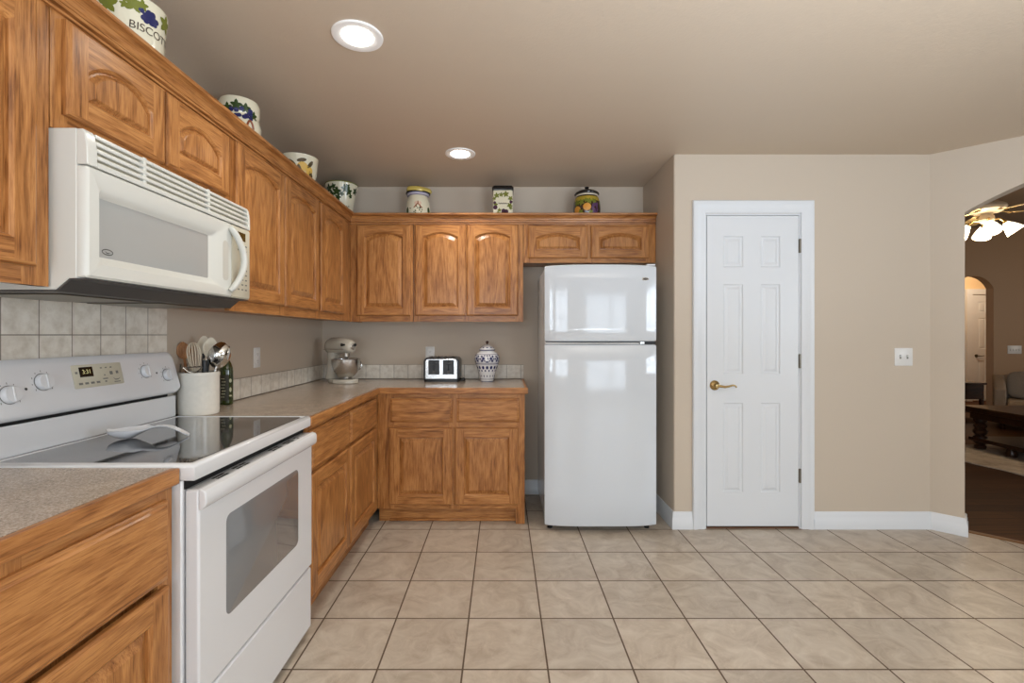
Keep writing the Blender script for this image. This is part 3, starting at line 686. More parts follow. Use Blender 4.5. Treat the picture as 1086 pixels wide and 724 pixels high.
for y, z in ((1.362, 1.099), (1.878, 1.104)): MB(conM(y, z)).lathe([(0, 0), (.004, 0), (.004, .0008), (0, .0008)], seg=12).build('indicator_light', M_dark, cs)
pm = conM(1.612, 1.118); px = MB(pm); px.rings([[(u, v, z) for u, v in rrect(-.098+d, .098-d, -.038+d, .039-d, .004, 3)] for d, z in ((0, 0), (0, .0015), (.001, .0022))])
pn = px.build('control_panel', M_bisque2, cs)
g = MB(pm); g.box(-.073, -.022, -.002, .031, .0022, .0028); dsp = g.build('clock_display', M_screen, pn, smooth=False)
text_mb('3:31', .020, pm @ Matrix.Translation((-.046, .0145, .0031))).build('digits', M_digit, dsp, smooth=False)
g = MB(pm)
for k in range(4): g.box(-.082+k*.022, -.068+k*.022, -.027, -.020, .0022, .0026)
for k in range(3): g.box(.008+k*.020, .016+k*.020, .022, .026, .0022, .0026)
g.box(.044, .056, -.002, .010, .0022, .0026); g.box(.070, .080, .000, .010, .0022, .0026); g.box(.012, .032, -.016, -.012, .0022, .0026); g.box(.019, .024, -.004, .001, .0022, .0026); g.box(.018, .026, -.026, -.021, .0022, .0026)
g.box(-.088, -.080, .010, .017, .0022, .0026)
sw = [(.052, -.012), (.062, -.019), (.074, -.019), (.084, -.015), (.074, -.0225), (.061, -.0225)]
lg = MB(pm); lg.add([(a, b, .0027) for a, b in sw], [(0, 5, 1), (1, 5, 4, 2), (2, 4, 3)]); lg.build('logo', M_print, pn, smooth=False); g.box(.056, .082, -.030, -.027, .0022, .0026)
g.build('panel_print', M_print, pn, smooth=False)

# ------------------------------------------------------------------ microwave
t = thing('microwave', 'white over-the-range microwave mounted under the short cabinet', 'microwave', (-1.2, 1.53, 1.36))
Y0, Y1 = 1.157, 1.905
MB().prism([(XL+.009, 1.366), (-1.094, 1.366), (-1.061, 1.394), (-1.042, 1.394), (-1.042, 1.7615), (XL+.009, 1.7615)], 'y', Y0, Y1).build('case', M_bisque, t, bevel=0.002)
mb = MB(); mb.prism([(XL+.02, 1.362), (-1.093, 1.362), (-1.060, 1.390), (-1.022, 1.3915), (-1.022, 1.3935), (-1.062, 1.3936), (-1.096, 1.3656), (XL+.02, 1.3656)], 'y', Y0+.003, Y1-.003)
un = mb.build('bottom_panel', M_dark, t, smooth=False)
mb = MB()
for a, b in ((1.22, 1.50), (1.57, 1.85)): mb.box(-1.38, -1.14, a, b, 1.3585, 1.3618)
mb.build('grease_filter', M_nickel, un, bevel=0.002)
DF = -1.015
# door with concave window surround
y0d, y1d, z0d, z1d = Y0+.001, 1.775, 1.396, 1.671
DM = frame((-1.0418, 0, 0), EY, EZ, EX); th = DF+1.0418
def rr_(a, b, c, d, r, z): return [(u, v, z) for u, v in rrect(a, b, c, d, r, 5)]
R = [rr_(y0d, y1d, z0d, z1d, .004, 0), rr_(y0d, y1d, z0d, z1d, .006, th-.006), rr_(y0d+.005, y1d-.003, z0d+.006, z1d-.004, .006, th), rr_(1.190, 1.690, 1.432, 1.624, .012, th+.001), rr_(1.198, 1.676, 1.445, 1.610, .010, th-.010), rr_(1.203, 1.654, 1.4545, 1.603, .006, th-.016)]
dr = MB(DM).rings(R, True, False).build('door', M_bisque, t, angle=40)
MB(DM).rings([rr_(1.201, 1.656, 1.452, 1.605, .006, th-.022), rr_(1.201, 1.656, 1.452, 1.605, .006, th-.0155)], False, True).build('window', M_mw_glass, dr)
em = MB(DM); ce = (1.234, 1.470)
for a, b in ((.018, .0082),):
    s1 = [(ce[0]+a*math.cos(2*PI*i/32), ce[1]+b*math.sin(2*PI*i/32)) for i in range(32)]; s2 = [(ce[0]+(a-.0026)*math.cos(2*PI*i/32), ce[1]+(b-.0026)*math.sin(2*PI*i/32)) for i in range(32)]
    em.rings([[(u, v, th-.0148) for u, v in s1], [(u, v, th-.0148) for u, v in s2]], False, False)
sw = [(-.009, .0028), (-.002, -.001), (.004, -.0012), (.010, .001), (.004, -.0036), (-.003, -.0036)]
em.add([(ce[0]+a, ce[1]+b, th-.0148) for a, b in sw], [(0, 5, 1), (1, 5, 4, 2), (2, 4, 3)])
em.build('emblem', M_dark, dr, smooth=False)
hp = []
for i in range(17):
    s = i/16; z = 1.418+.236*s; hp.append((DF+.006+.024*math.sin(PI*s)**.6, 1.752+.052*math.sin(PI*s), z))
MB().tube(hp, [.012]+[.0155]*15+[.012], seg=14, flat=0.7).build('handle', M_bisque, dr)
MB(DM).rings([rr_(1.716, 1.752, 1.455, 1.600, .016, th+.0003), rr_(1.716, 1.752, 1.455, 1.600, .016, th+.0012)], False, True).build('grip_recess', plain('grey_plastic', srgb(196, 192, 182), .4), dr)
# control panel
R = [rr_(1.7765, Y1, z0d, z1d, .003, 0), rr_(1.7765, Y1, z0d, z1d, .006, th-.006), rr_(1.779, Y1-.005, z0d+.005, z1d-.003, .006, th-.001)]
cp = MB(DM).rings(R).build('control_panel', M_bisque2, t, angle=40)
g = MB(DM); g.box(1.806, 1.868, 1.620, 1.652, th-.001, th+.0005); g.build('clock_display', M_mwscreen, cp, smooth=False)
g = MB(DM)
for i in range(3):
    for j in range(10):
        if i == 0 and 1 < j < 7: continue
        c, z = 1.822+i*.026, 1.602-j*.019; g.box(c-.006, c+.006, z-.0026, z+.0026, th-.001, th-.0002)
g.build('key_marking', M_print, cp, smooth=False)
# vent grille: four slats broken by two posts
GS = [(-1.0418, 1.673), (-1.030, 1.673), (-1.034, 1.761), (-1.0418, 1.761)]
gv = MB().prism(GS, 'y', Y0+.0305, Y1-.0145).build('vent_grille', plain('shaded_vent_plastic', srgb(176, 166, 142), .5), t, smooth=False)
for k in range(5):
    z = 1.683+k*.0175; f = DF-.002-.0012*k; b0 = -.009 if k == 0 else -.0055
    MB().prism([(-1.0345, z+b0+.001), (f, z+b0), (f+.002, z-.002), (f, z+.005), (-1.0345, z+.0035)], 'y', Y0+.0306, Y1-.0146).build('slat', M_bisque, gv, bevel=0.0015)
for a, b in ((1.345, 1.357), (1.640, 1.652)):
    MB().box(-1.0345, DF-.0045, a, b, 1.6745, 1.7605).build('grille_post', M_bisque, gv, bevel=0.002)
for a, b in ((Y0+.0005, Y0+.030), (Y1-.014, Y1-.0005)):
    MB().prism([(-1.0418, 1.6735), (DF, 1.6735), (DF-.001, 1.72), (DF-.006, 1.750), (DF-.012, 1.7605), (-1.0418, 1.7605)], 'y', a, b).build('grille_end', M_bisque, t, bevel=0.002)

# ------------------------------------------------------------------ refrigerator
t = thing('refrigerator', 'white top-freezer refrigerator beside the pantry wall', 'refrigerator', (0.625, 3.35, 0))
FX0, FX1, FT = 0.2685, 0.980, 1.698
MB().box(FX0+.006, FX1-.006, 3.075, 3.69, 0.045, FT-.012).build('cabinet', M_white, t, bevel=0.006)
MB().box(FX0+.01, FX1-.01, 3.066, 3.0745, 0.05, FT-.02).build('gasket', plain('grey_gasket', srgb(120, 120, 120), .6), t, smooth=False)
for x in (FX0+.04, FX1-.04):
    for y in (3.09, 3.62): MB().lathe([(0, 0), (.017, 0), (.017, .012), (.010, .016), (.010, .046), (0, .046)], x, y, 0.0005, 16).build('foot', M_black, t)
def fridge_door(name, z0, z1, bow, topb=0.0):
    n = 24; rings = []
    xs = [FX0+(FX1-FX0)*i/n for i in range(n+1)]
    def fy(x): q = (x-(FX0+FX1)/2)/((FX1-FX0)/2); return 3.018-bow*(1-q**4)
    def ring(z, ins):
        f = [(min(max(x, FX0+ins), FX1-ins), fy(x)+ins, z) for x in xs]
        return f+[(FX1-ins, 3.064, z), (FX0+ins, 3.064, z)]
    steps = [(z0, .008), (z0+.003, .003), (z0+.010, 0)]+[(z0+.01+(z1-z0-.02)*k/6, 0) for k in range(1, 6)]+[(z1-.010, 0), (z1-.003, .003), (z1, .008)]
    for k, (z, i_) in enumerate(steps):
        r = ring(z, i_)
        if topb and k >= len(steps)-3: # slight crown of the top edge
            r = [(x, y, z_+topb*(1-((x-(FX0+FX1)/2)/((FX1-FX0)/2))**2)) for x, y, z_ in r]
        rings.append(r)
    return MB().rings(rings).build(name, M_fridge, t, angle=40)
fz = fridge_door('freezer_door', 1.214, FT-.004, 0.030, 0.008); fr = fridge_door('fridge_door', 0.042, 1.194, 0.030)
mb = MB(); n = 20
R = []
for i in range(n+1):
    x = FX0+.004+(FX1-FX0-.12)*i/n; q = (x-(FX0+FX1)/2)/((FX1-FX0)/2); y = 3.018-.030*(1-q**4); s = math.sin(PI*i/n)
    R.append([(x, y+.004, 1.196), (x, y+.001-.008*s, 1.1975), (x, y-.001-.011*s, 1.2035), (x, y+.003, 1.2065+.001*s), (x, y+.03, 1.206), (x, y+.03, 1.196)])
mb.rings(R).build('door_handle', M_white, t)
MB().box(FX1-.105, FX1-.075, 3.014, 3.05, 1.1965, 1.2115).build('center_hinge', M_chrome, t, bevel=0.002)
MB().box(FX1-.075, FX1-.004, 3.020, 3.06, 1.1970, 1.2115).build('hinge_cover', M_black, t, bevel=0.002)
MB().box(FX1-.060, FX1-.003, 3.020, 3.10, FT-.001, FT+.010).build('top_hinge_cover', M_white, t, bevel=0.004)
qx = 0.902; yq = 3.018-.030*(1-((qx-(FX0+FX1)/2)/((FX1-FX0)/2))**4)
EM = frame((qx, yq-.0006, 1.609), EX, EZ, -EY)
em = MB(EM); em.rings([[(.025*math.cos(a), .0095*math.sin(a), z) for a in [2*PI*i/28 for i in range(28)]] for z in (-.004, .002)]); e = em.build('emblem', M_chrome, fz)
g = MB(EM); g.rings([[(.004+.017*math.cos(a), .0065*math.sin(a), z) for a in [2*PI*i/24 for i in range(24)]] for z in (.001, .0026)]); g.build('emblem_center', M_dark, e)

# ------------------------------------------------------------------ ceiling lights
def downlight(x, y, label, power):
    t = thing('recessed_light', label, 'ceiling light', (x, y, CZ), group='recessed ceiling lights')
    MB().lathe([(.060, -.0005), (.061, -.003), (.090, -.0075), (.096, -.006), (.098, -.0005)], x, y, CZ, 40).build('trim_ring', plain('white_ring', srgb(246, 246, 244), .4), t)
    MB().lathe([(0, -.002), (.060, -.002), (.056, -.009), (.03, -.012), (0, -.0125)], x, y, CZ, 32).build('lens', M_lamp, t)
    l = bpy.data.lights.new('downlight', 'SPOT'); l.energy = power; l.spot_size = math.radians(140); l.spot_blend = 0.8; l.color = (1, .95, .86); l.shadow_soft_size = 0.05
    o = bpy.data.objects.new('downlight', l); C.objects.link(o); o.location = (x, y, CZ-.016)
downlight(-.567, 1.85, 'larger-looking recessed ceiling light, the one over the range', 34)
downlight(-.273, 3.05, 'smaller-looking recessed ceiling light in front of the back cabinets', 40)

# ------------------------------------------------------------------ switches and outlets
def plate(name, label, cat, M, w, h, kind, loc, n=1):
    t = thing(name, label, cat, loc)
    pl = MB(M).rings([[(u, v, z) for u, v in rrect(-w/2+d, w/2-d, -h/2+d, h/2-d, .004, 3)] for d, z in ((0, .0005), (0, .004), (.003, .006))]).build('wall_plate', M_switch, t)
    for k in range(n):
        c = (k-(n-1)/2)*.046
        if kind == 'outlet':
            for s in (-1, 1):
                g = MB(M).rings([[(c+u, s*.020+v, z) for u, v in rrect(-.0165, .0165, -.0145, .0145, .008, 4)] for z in (.005, .0075)]); rc = g.build('receptacle', M_switch, pl)
                g = MB(M)
                for q in (-.006, .006): g.box(c+q-.001, c+q+.001, s*.020-.002, s*.020+.006, .0070, .0078)
                g.lathe([(0, .007), (.0022, .007), (.0022, .0078), (0, .0078)], c, s*.020-.008, 0, 10); g.build('slot', M_slot, rc, smooth=False)
        else:
            g = MB(M); g.box(c-.0055, c+.0055, -.0125, .0125, .0055, .0068); g.build('toggle_slot', M_print, pl, smooth=False)
            g = MB(M); g.box(c-.0042, c+.0042, -.001, .010, .0068, .013); g.build('toggle', M_switch, pl, bevel=0.001)
    return t
plate('wall_outlet', 'white outlet on the left wall beyond the utensil crock', 'outlet', frame((XL, 2.739, 1.124), EY, EZ, EX), .070, .115, 'outlet', (XL, 2.739, 1.124))
plate('wall_outlet', 'white outlet on the back wall just behind the toaster', 'outlet', frame((-.573, YB, 1.105), EX, EZ, -EY), .070, .115, 'outlet', (-.573, YB, 1.105))
plate('light_switch', 'white double toggle switch plate on tan wall right of the pantry door', 'light switch', frame((2.595, PY, 1.113), EX, EZ, -EY), .115, .115, 'switch', (2.595, PY, 1.113), 2)
plate('light_switch', 'wide cream switch plate on the brown living room wall', 'light switch', frame((8.11, LY1, 1.02), EX, EZ, -EY), .22, .13, 'switch', (8.11, LY1, 1.02), 4)

# ------------------------------------------------------------------ lathe decoration helpers
def prof_r(prof, z):
    for (r0, z0), (r1, z1) in zip(prof, prof[1:]):
        if z0 <= z <= z1 and z1 > z0: return r0+(r1-r0)*(z-z0)/(z1-z0)
    return prof[-1][0]
def patch(mb, c, prof, phi, z, shape, ang=0, off=.0012, mi=0):
    # shape: outline in metres (list of (a,b)), laid on the turned surface
    ca_, sa = math.cos(ang), math.sin(ang); V = []
    def pt(a, b):
        zz = z+a*sa+b*ca_; aa = a*ca_-b*sa; r = prof_r(prof, zz)+off; p = phi+aa/max(r, .01)
        return (c[0]+r*math.cos(p), c[1]+r*math.sin(p), c[2]+zz)
    n = len(shape); V = [pt(0, 0)]+[pt(a*.5, b*.5) for a, b in shape]+[pt(a, b) for a, b in shape]
    F = [(0, 1+i, 1+(i+1) % n) for i in range(n)]+[(1+i, 1+n+i, 1+n+(i+1) % n, 1+(i+1) % n) for i in range(n)]
    mb.add(V, F, mi)
def ell(a, b, n=14): return [(a*math.cos(2*PI*i/n), b*math.sin(2*PI*i/n)) for i in range(n)]
def lobed(r, n=20): return [(r*(0.78+.25*math.cos(5*2*PI*i/n))*math.cos(2*PI*i/n+.3), r*(0.78+.25*math.cos(5*2*PI*i/n))*math.sin(2*PI*i/n+.3)) for i in range(n)]
def face_phi(x, y): return math.atan2(-y, -x)
def wrap_text(body, size, c, prof, phi, z, off=.0014):
    def bend(v):
        r = prof_r(prof, z+v.y)+off; p = phi+v.x/r; return Vector((c[0]+r*math.cos(p), c[1]+r*math.sin(p), c[2]+z+v.y))
    return text_mb(body, size, None, bend=bend)
def hollow(prof, wall=.006, floor=.012):
    inner = [(max(r-wall, .001), z) for r, z in reversed(prof) if z > floor]
    return [(0.0005, 0)]+prof+inner+[(inner[-1][0], floor), (0.0005, floor)]

# jars along the cabinet tops
JZ = UT+.0005
# 1 biscotti jar
c = (-1.215, 1.545, JZ); prof = [(.078, 0), (.086, .008), (.090, .05), (.092, .12), (.097, .17), (.102, .205), (.100, .218), (.094, .224)]
t = thing('biscotti_jar', 'cream jar lettered BISCOTTI with grapes, on the cabinets above the microwave', 'jar', c)
b = MB().lathe(hollow(prof), *c, seg=40).build('body', M_jarwhite, t)
ph = face_phi(c[0], c[1])
g = MB(); q = random.Random(3)
for k in range(26): patch(g, c, prof, ph+.42+.24*q.uniform(-1, 1)+.1, .168+q.uniform(-.020, .012)-.0*k, ell(.008, .008))
g.build('grape_pattern', M_grape, b)
g = MB()
for dp, z, r in ((.08, .185, .027), (.30, .190, .018), (-.60, .17, .03), (1.15, .18, .03), (-.15, .175, .014)): patch(g, c, prof, ph+dp, z, lobed(r))
g.build('leaf_pattern', M_olive, b)
wrap_text('BISCOTTI', .034, c, prof, ph+.72, .122).build('lettering', M_lettering, b)
# 2 grape pot with red handle
c = (-1.215, 2.185, JZ); prof = [(.066, 0), (.074, .008), (.088, .06), (.092, .105), (.084, .14), (.079, .150), (.084, .160), (.086, .205), (.080, .222)]
t = thing('grape_jar', 'cream jar with blue grapes and a red painted loop, above the tall left cabinet', 'jar', c)
b = MB().lathe(hollow(prof), *c, seg=40).build('body', M_jarwhite, t); ph = face_phi(c[0], c[1])
g = MB()
for k in range(18): patch(g, c, prof, ph+q.uniform(-.5, .7), .150+q.uniform(-.02, .016), ell(.010, .010))
g.build('grape_pattern', M_grape, b)
g = MB()
for dp, z, r in ((-.15, .178, .026), (.3, .172, .024), (.75, .15, .022), (-.6, .165, .024)): patch(g, c, prof, ph+dp, z, lobed(r))
g.build('leaf_pattern', M_leaf, b)
pts = [(.30+.36*s, .085+.035*math.sin(PI*s)) for s in [i/12 for i in range(13)]]
MB().tube([(c[0]+(prof_r(prof, z)+.002)*math.cos(ph+a), c[1]+(prof_r(prof, z)+.002)*math.sin(ph+a), c[2]+z) for a, z in pts], .0045, 8).build('loop_pattern', M_redbrown, b)
# 3 fruit bowl
c = (-1.215, 2.83, JZ); prof = [(.058, 0), (.066, .008), (.080, .05), (.096, .11), (.102, .16), (.105, .196), (.107, .205)]
t = thing('fruit_pot', 'open white pot painted with yellow fruit, over the left wall cabinets', 'pot', c)
b = MB().lathe(hollow(prof), *c, seg=40).build('body', M_jarwhite, t); ph = face_phi(c[0], c[1])
g = MB()
for dp, z, r in ((.18, .128, .032), (.55, .115, .026), (.35, .08, .028), (-.2, .09, .03)): patch(g, c, prof, ph+dp, z, ell(r, r))
g.build('fruit_pattern', M_yellow, b)
g = MB()
for dp, z, a in ((-.42, .150, .9), (.12, .168, -1.3), (.0, .115, .2), (.62, .152, -.6), (.75, .09, .5)): patch(g, c, prof, ph+dp, z, ell(.011, .028), a)
g.build('leaf_pattern', plain('brown_leaf_glaze', srgb(84, 70, 44), .25), b)
# 4 ivy pot
c = (-1.205, 3.545, JZ); prof = [(.068, 0), (.074, .006), (.080, .05), (.087, .12), (.098, .19), (.110, .240), (.116, .262), (.118, .272)]
t = thing('ivy_pot', 'flared white pot with dark ivy leaves, in the corner on the cabinet tops', 'pot', c)
b = MB().lathe(hollow(prof), *c, seg=44).build('body', M_jarwhite, t); ph = face_phi(c[0], c[1])
g = MB()
for dp, z, r in ((-.95, .225, .034), (-.75, .185, .024), (-.35, .20, .034), (-.28, .160, .024), (.22, .225, .030), (.5, .205, .030), (.38, .238, .022), (.0, .185, .02), (.68, .175, .018), (1.1, .22, .03), (-.55, .235, .022)): patch(g, c, prof, ph+dp, z, lobed(r), q.uniform(0, 6))
g.build('ivy_pattern', M_leaf, b)
g = MB(); pts = [(-.1+.75*s, .098+.006*math.sin(s*22)) for s in [i/30 for i in range(31)]]
g.tube([(c[0]+(prof_r(prof, z)+.001)*math.cos(ph+a), c[1]+(prof_r(prof, z)+.001)*math.sin(ph+a), c[2]+z) for a, z in pts], .0016, 6); g.build('script_pattern', M_lettering, b)
MB().lathe([(.117, .268), (.120, .271), (.118, .275), (.112, .272)], *c, seg=44, caps=False).build('rim_band', M_olive, b)
# 5 moustached cook cookie jar (plain stand-in face: moustache and cap)
c = (-.63, 3.53, JZ); prof = [(.082, 0), (.090, .01), (.093, .07), (.086, .13), (.074, .172), (.070, .180)]
t = thing('cookie_jar', 'cream cookie jar with a moustache and yellow flat cap lid', 'jar', c)
b = MB().lathe([(.0005, 0)]+prof+[(.0005, .181)], *c, seg=40).build('body', M_jarwhite, t); ph = face_phi(c[0], c[1])
g = MB()
for k in range(5):
    patch(g, c, prof, ph-.30+k*.05, .083+.006*k, ell(.008, .0035), .5); patch(g, c, prof, ph+.26-k*.05, .083+.006*k, ell(.008, .0035), -.5)
patch(g, c, prof, ph-.02, .118, ell(.004, .016)); g.build('moustache_pattern', M_redbrown, b)
g = MB(); patch(g, c, prof, ph-.16, .115, ell(.014, .013)); patch(g, c, prof, ph+.12, .115, ell(.014, .013)); g.build('cheek_pattern', plain('peach_glaze', srgb(226, 196, 170), .25), b)
g = MB()
for k in range(16): patch(g, c, prof, ph+q.uniform(-.7, .9), q.uniform(.02, .12), ell(.006, .004), q.uniform(0, 3), off=.0007)
patch(g, c, prof, ph+.95, .07, ell(.014, .024)); patch(g, c, prof, ph-.95, .06, ell(.012, .03)); g.build('leaf_pattern', M_leaf, b)
ld = MB().lathe([(.066, .182), (.082, .184), (.082, .198), (.0785, .206), (.0005, .206)], *c, seg=36).build('lid', M_lilac, t)
hat = []
for k, (r, z) in enumerate([(.080, .2065), (.090, .210), (.093, .222), (.084, .238), (.060, .249), (.02, .252)]):
    hat.append([(c[0]+r*(1+.10*math.sin(3*a+1))*math.cos(a), c[1]+r*(1+.06*math.sin(4*a))*math.sin(a), c[2]+z+.006*math.sin(2*a+.5)*(r/.09)) for a in [2*PI*i/36 for i in range(36)]])
hb = MB().rings(hat).build('cap', M_yhat, ld)
MB().lathe([(.082, .199), (.090, .201), (.090, .208), (.080, .209)], *c, seg=36, caps=False).build('cap_band', M_blackglaze, ld)
MB().lathe([(.0005, .250), (.020, .250), (.020, .258), (.012, .264), (.0005, .265)], *c, seg=20).build('knob', M_blackglaze, ld)
# 6 square canister
c = (.002, 3.53, JZ)
t = thing('canister', 'square cream canister with dark lid and painted leaves', 'canister', c)
sq = lambda h, r, z: [(c[0]+u, c[1]+v, c[2]+z) for u, v in rrect(-h, h, -h, h, r, 5)]
b = MB().rings([sq(.068, .014, 0), sq(.074, .014, .006), sq(.074, .014, .205), sq(.070, .012, .212)]).build('body', M_jarwhite, t)
MB().rings([sq(.078, .016, .2125), sq(.079, .016, .217), sq(.079, .016, .232), sq(.070, .014, .246), sq(.060, .012, .249)]).build('lid', M_blackglaze, t)
CM = frame((c[0], c[1]-.0746, c[2]), EX, EZ, -EY)
def flat_patch(mb, M, x, z, sh, ang=0, n=.0):
    ca_, sa = math.cos(ang), math.sin(ang); mb.M = M
    mb.add([(x, z, n)]+[(x+a*ca_-b_*sa, z+a*sa+b_*ca_, n) for a, b_ in sh], [(0, 1+i, 1+(i+1) % len(sh)) for i in range(len(sh))]); mb.M = None
g = MB()
for x, z, r in ((-.045, .172, .022), (-.012, .178, .018), (.022, .182, .024), (-.062, .15, .014), (.055, .15, .020), (.050, .10, .022), (.058, .08, .014), (-.052, .105, .018), (-.035, .04, .020), (-.025, .065, .016)): flat_patch(g, CM, x, z, lobed(r), q.uniform(0, 6))
g.build('leaf_pattern', M_olive, b, smooth=False)
g = MB()
for x, z, r in ((-.055, .085, .016), (.0, .035, .018), (.018, .03, .018), (.005, .06, .016), (.025, .055, .016), (.06, .125, .012), (-.06, .12, .010)): flat_patch(g, CM, x, z, ell(r, r), 0, .0004)
g.build('fruit_pattern', M_purple, b, smooth=False)
g = MB(); g.M = CM; g.tube([(-.032+.064*s, .114+.0045*math.sin(s*26), .0008) for s in [i/30 for i in range(31)]], .0022, 6); g.M = None
g.build('script_pattern', M_lettering, b)
# 7 fruit jar with black lid
c = (.628, 3.53, JZ); prof = [(.074, 0), (.084, .008), (.098, .045), (.102, .085), (.098, .13), (.086, .168), (.080, .180)]
t = thing('ginger_jar', 'round dark jar painted with fruit, black lid, above the refrigerator', 'jar', c)
b = MB().lathe([(.0005, 0)]+prof+[(.0005, .181)], *c, seg=40).build('body', M_jardark, t); ph = face_phi(c[0], c[1])
g = MB(); patch(g, c, prof, ph+.02, .085, ell(.030, .028)); patch(g, c, prof, ph-.75, .07, ell(.03, .026)); g.build('fruit_pattern', M_orange, b)
g = MB()
for k in range(22): patch(g, c, prof, ph+.62+q.uniform(-.22, .22), .07+q.uniform(-.04, .045), ell(.010, .010), off=.0016)
g.build('grape_pattern', plain('violet_grape_glaze', srgb(92, 62, 96), .2), b)
g = MB()
for k in range(20): patch(g, c, prof, ph-1.5+3.0*k/19, .152, ell(.013, .018), off=.0008)
g.build('shoulder_band', plain('ochre_glaze', srgb(170, 146, 50), .2), b)
g = MB()
for dp, z, r in ((-.4, .122, .026), (.2, .128, .024), (-.05, .135, .02), (.55, .130, .022), (-.8, .12, .026), (-.45, .05, .022), (.3, .045, .02)): patch(g, c, prof, ph+dp, z, lobed(r), q.uniform(0, 6), off=.0018)
g.build('leaf_pattern', M_olive, b)
MB().lathe([(.0825, .1812), (.0845, .186), (.080, .192), (.0005, .193)], *c, seg=36).build('rim_band', M_ivory, t)
ld = MB().lathe([(.078, .1935), (.090, .195), (.092, .201), (.085, .210), (.060, .224), (.03, .232), (.0005, .234)], *c, seg=36).build('lid', M_blackglaze, t)
MB().lathe([(.0005, .233), (.008, .234), (.008, .240), (.016, .247), (.016, .254), (.0005, .260)], *c, seg=18).build('knob', M_blackglaze, ld)

# ------------------------------------------------------------------ stand mixer (local: +x is the nose)
t = thing('stand_mixer', 'almond stand mixer with steel bowl in the counter corner', 'mixer', (-1.190, 3.470, CT+.0008), rotz=-0.62, local=True)
t.scale = (.95, .95, .97)
mb = MB(); bp_ = []
for z, s in ((0, .97), (.004, 1), (.022, 1), (.030, .95)): bp_.append([(u*s, v*s, z) for u, v in [(.02+.155*math.cos(a)*(1 if math.cos(a) > 0 else .82), .098*math.sin(a)*(1 if math.cos(a) > 0 else .85)) for a in [2*PI*i/40 for i in range(40)]]])
base = mb.rings(bp_).build('base', M_mixer, t)
col = []
for z, cx, a, b_ in ((.026, -.085, .060, .062), (.06, -.088, .048, .052), (.12, -.090, .042, .046), (.18, -.086, .044, .046), (.225, -.078, .055, .050)):
    col.append([(cx+a*math.cos(k), b_*math.sin(k), z) for k in [2*PI*i/28 for i in range(28)]])
MB().rings(col).build('column', M_mixer, t)
hd_ = []
for x, zc, ry, rz in ((-.150, .268, .012, .014), (-.147, .268, .036, .038), (-.13, .270, .052, .056), (-.09, .274, .060, .064), (-.02, .276, .062, .064), (.06, .275, .060, .060), (.11, .273, .054, .053), (.14, .271, .042, .042), (.152, .271, .030, .030), (.154, .271, .02, .02)):
    hd_.append([(x, ry*math.cos(a), zc+rz*math.sin(a)) for a in [2*PI*i/28 for i in range(28)]])
hd = MB().rings(hd_).build('head', M_mixer, t)
MB().rings([[(x, r*math.cos(a), .271+r*math.sin(a)) for a in [2*PI*i/20 for i in range(20)]] for x, r in ((.150, .022), (.160, .022), (.163, .018))]).build('hub_cap', M_chrome, hd)
mb = MB()
for sx in (-1, 1): mb.rings([[(x*1.0, sx*(ry+.0012), z) for x, z in ((-.125, .246), (.11, .249), (.11, .256), (-.125, .253))] for ry in (.050, .0625)])
mb.build('trim_band', M_steel, hd)
kn = MB(); kn.M = Matrix.Translation((.118, -.058, .285)) @ Matrix.Rotation(PI/2, 4, 'X'); kn.lathe([(0, -.012), (.007, -.012), (.007, .008), (.011, .010), (.011, .018), (0, .019)], seg=16); kn.M = None
kn.build('speed_knob', M_black, hd)
kn = MB(); kn.M = Matrix.Translation((.160, 0, .285)) @ Matrix.Rotation(PI/2, 4, 'Y'); kn.lathe([(0, .002), (.005, .002), (.005, .014), (.010, .016), (.010, .026), (0, .027)], seg=16); kn.M = None
kn.build('attachment_knob', M_black, hd)
MB().lathe([(0, .170), (.012, .170), (.013, .19), (.026, .195), (.028, .222), (0, .222)], .075, 0, 0, 24).build('beater_shaft', M_chrome, t)
bw = [(.046, .032), (.052, .036), (.046, .042), (.060, .050), (.088, .085), (.102, .130), (.106, .175), (.110, .178)]
bowl = MB().lathe([(.0005, .032)]+bw+[(.108, .180), (.103, .176), (.099, .130), (.085, .087), (.05, .053), (.0005, .05)], .070, 0, 0, 40).build('bowl', M_steel, t)
MB().tube([(.07+.0, .100, .150), (.07, .135, .155), (.07, .145, .125), (.07, .128, .095), (.07, .096, .092)], .006, 10).build('bowl_handle', M_steel, bowl)
MB().tube([(-.09, .02, .26), (-.12, .05, .20), (-.16, .07, .10), (-.18, .06, .02), (-.20, .02, .006), (-.22, -.03, .006)], .0035, 8).build('power_cord', M_mixer, t)

# ------------------------------------------------------------------ toaster
tx0, tx1, ty0, ty1 = -.586, -.322, 3.497, 3.72
t = thing('toaster', 'black and steel four-slice toaster on the back counter', 'toaster', ((tx0+tx1)/2, 3.6, CT))
MB().rings([[(u, v, z) for u, v in rrect(tx0+.003+d, tx1-.003-d, ty0+.004+d, ty1-d, .02, 4)] for d, z in ((0, CT+.0008), (0, CT+.018))]).build('base', M_black, t)
sec = [(tx0, CT+.019), (tx1, CT+.019), (tx1, CT+.150), (tx1-.006, CT+.168), (tx1-.020, CT+.178), (tx0+.020, CT+.178), (tx0+.006, CT+.168), (tx0, CT+.150)]
sh = MB().prism(sec, 'y', ty0+.012, ty1).build('shell', M_toastblack, t, bevel=0.004)
fsec = [(tx0+.014, CT+.022), (tx1-.014, CT+.022), (tx1-.014, CT+.150), (tx1-.020, CT+.164), (tx1-.030, CT+.170), (tx0+.030, CT+.170), (tx0+.020, CT+.164), (tx0+.014, CT+.150)]
fp = MB().prism(fsec, 'y', ty0+.004, ty0+.0118).build('front_panel', M_steel, t, bevel=0.003)
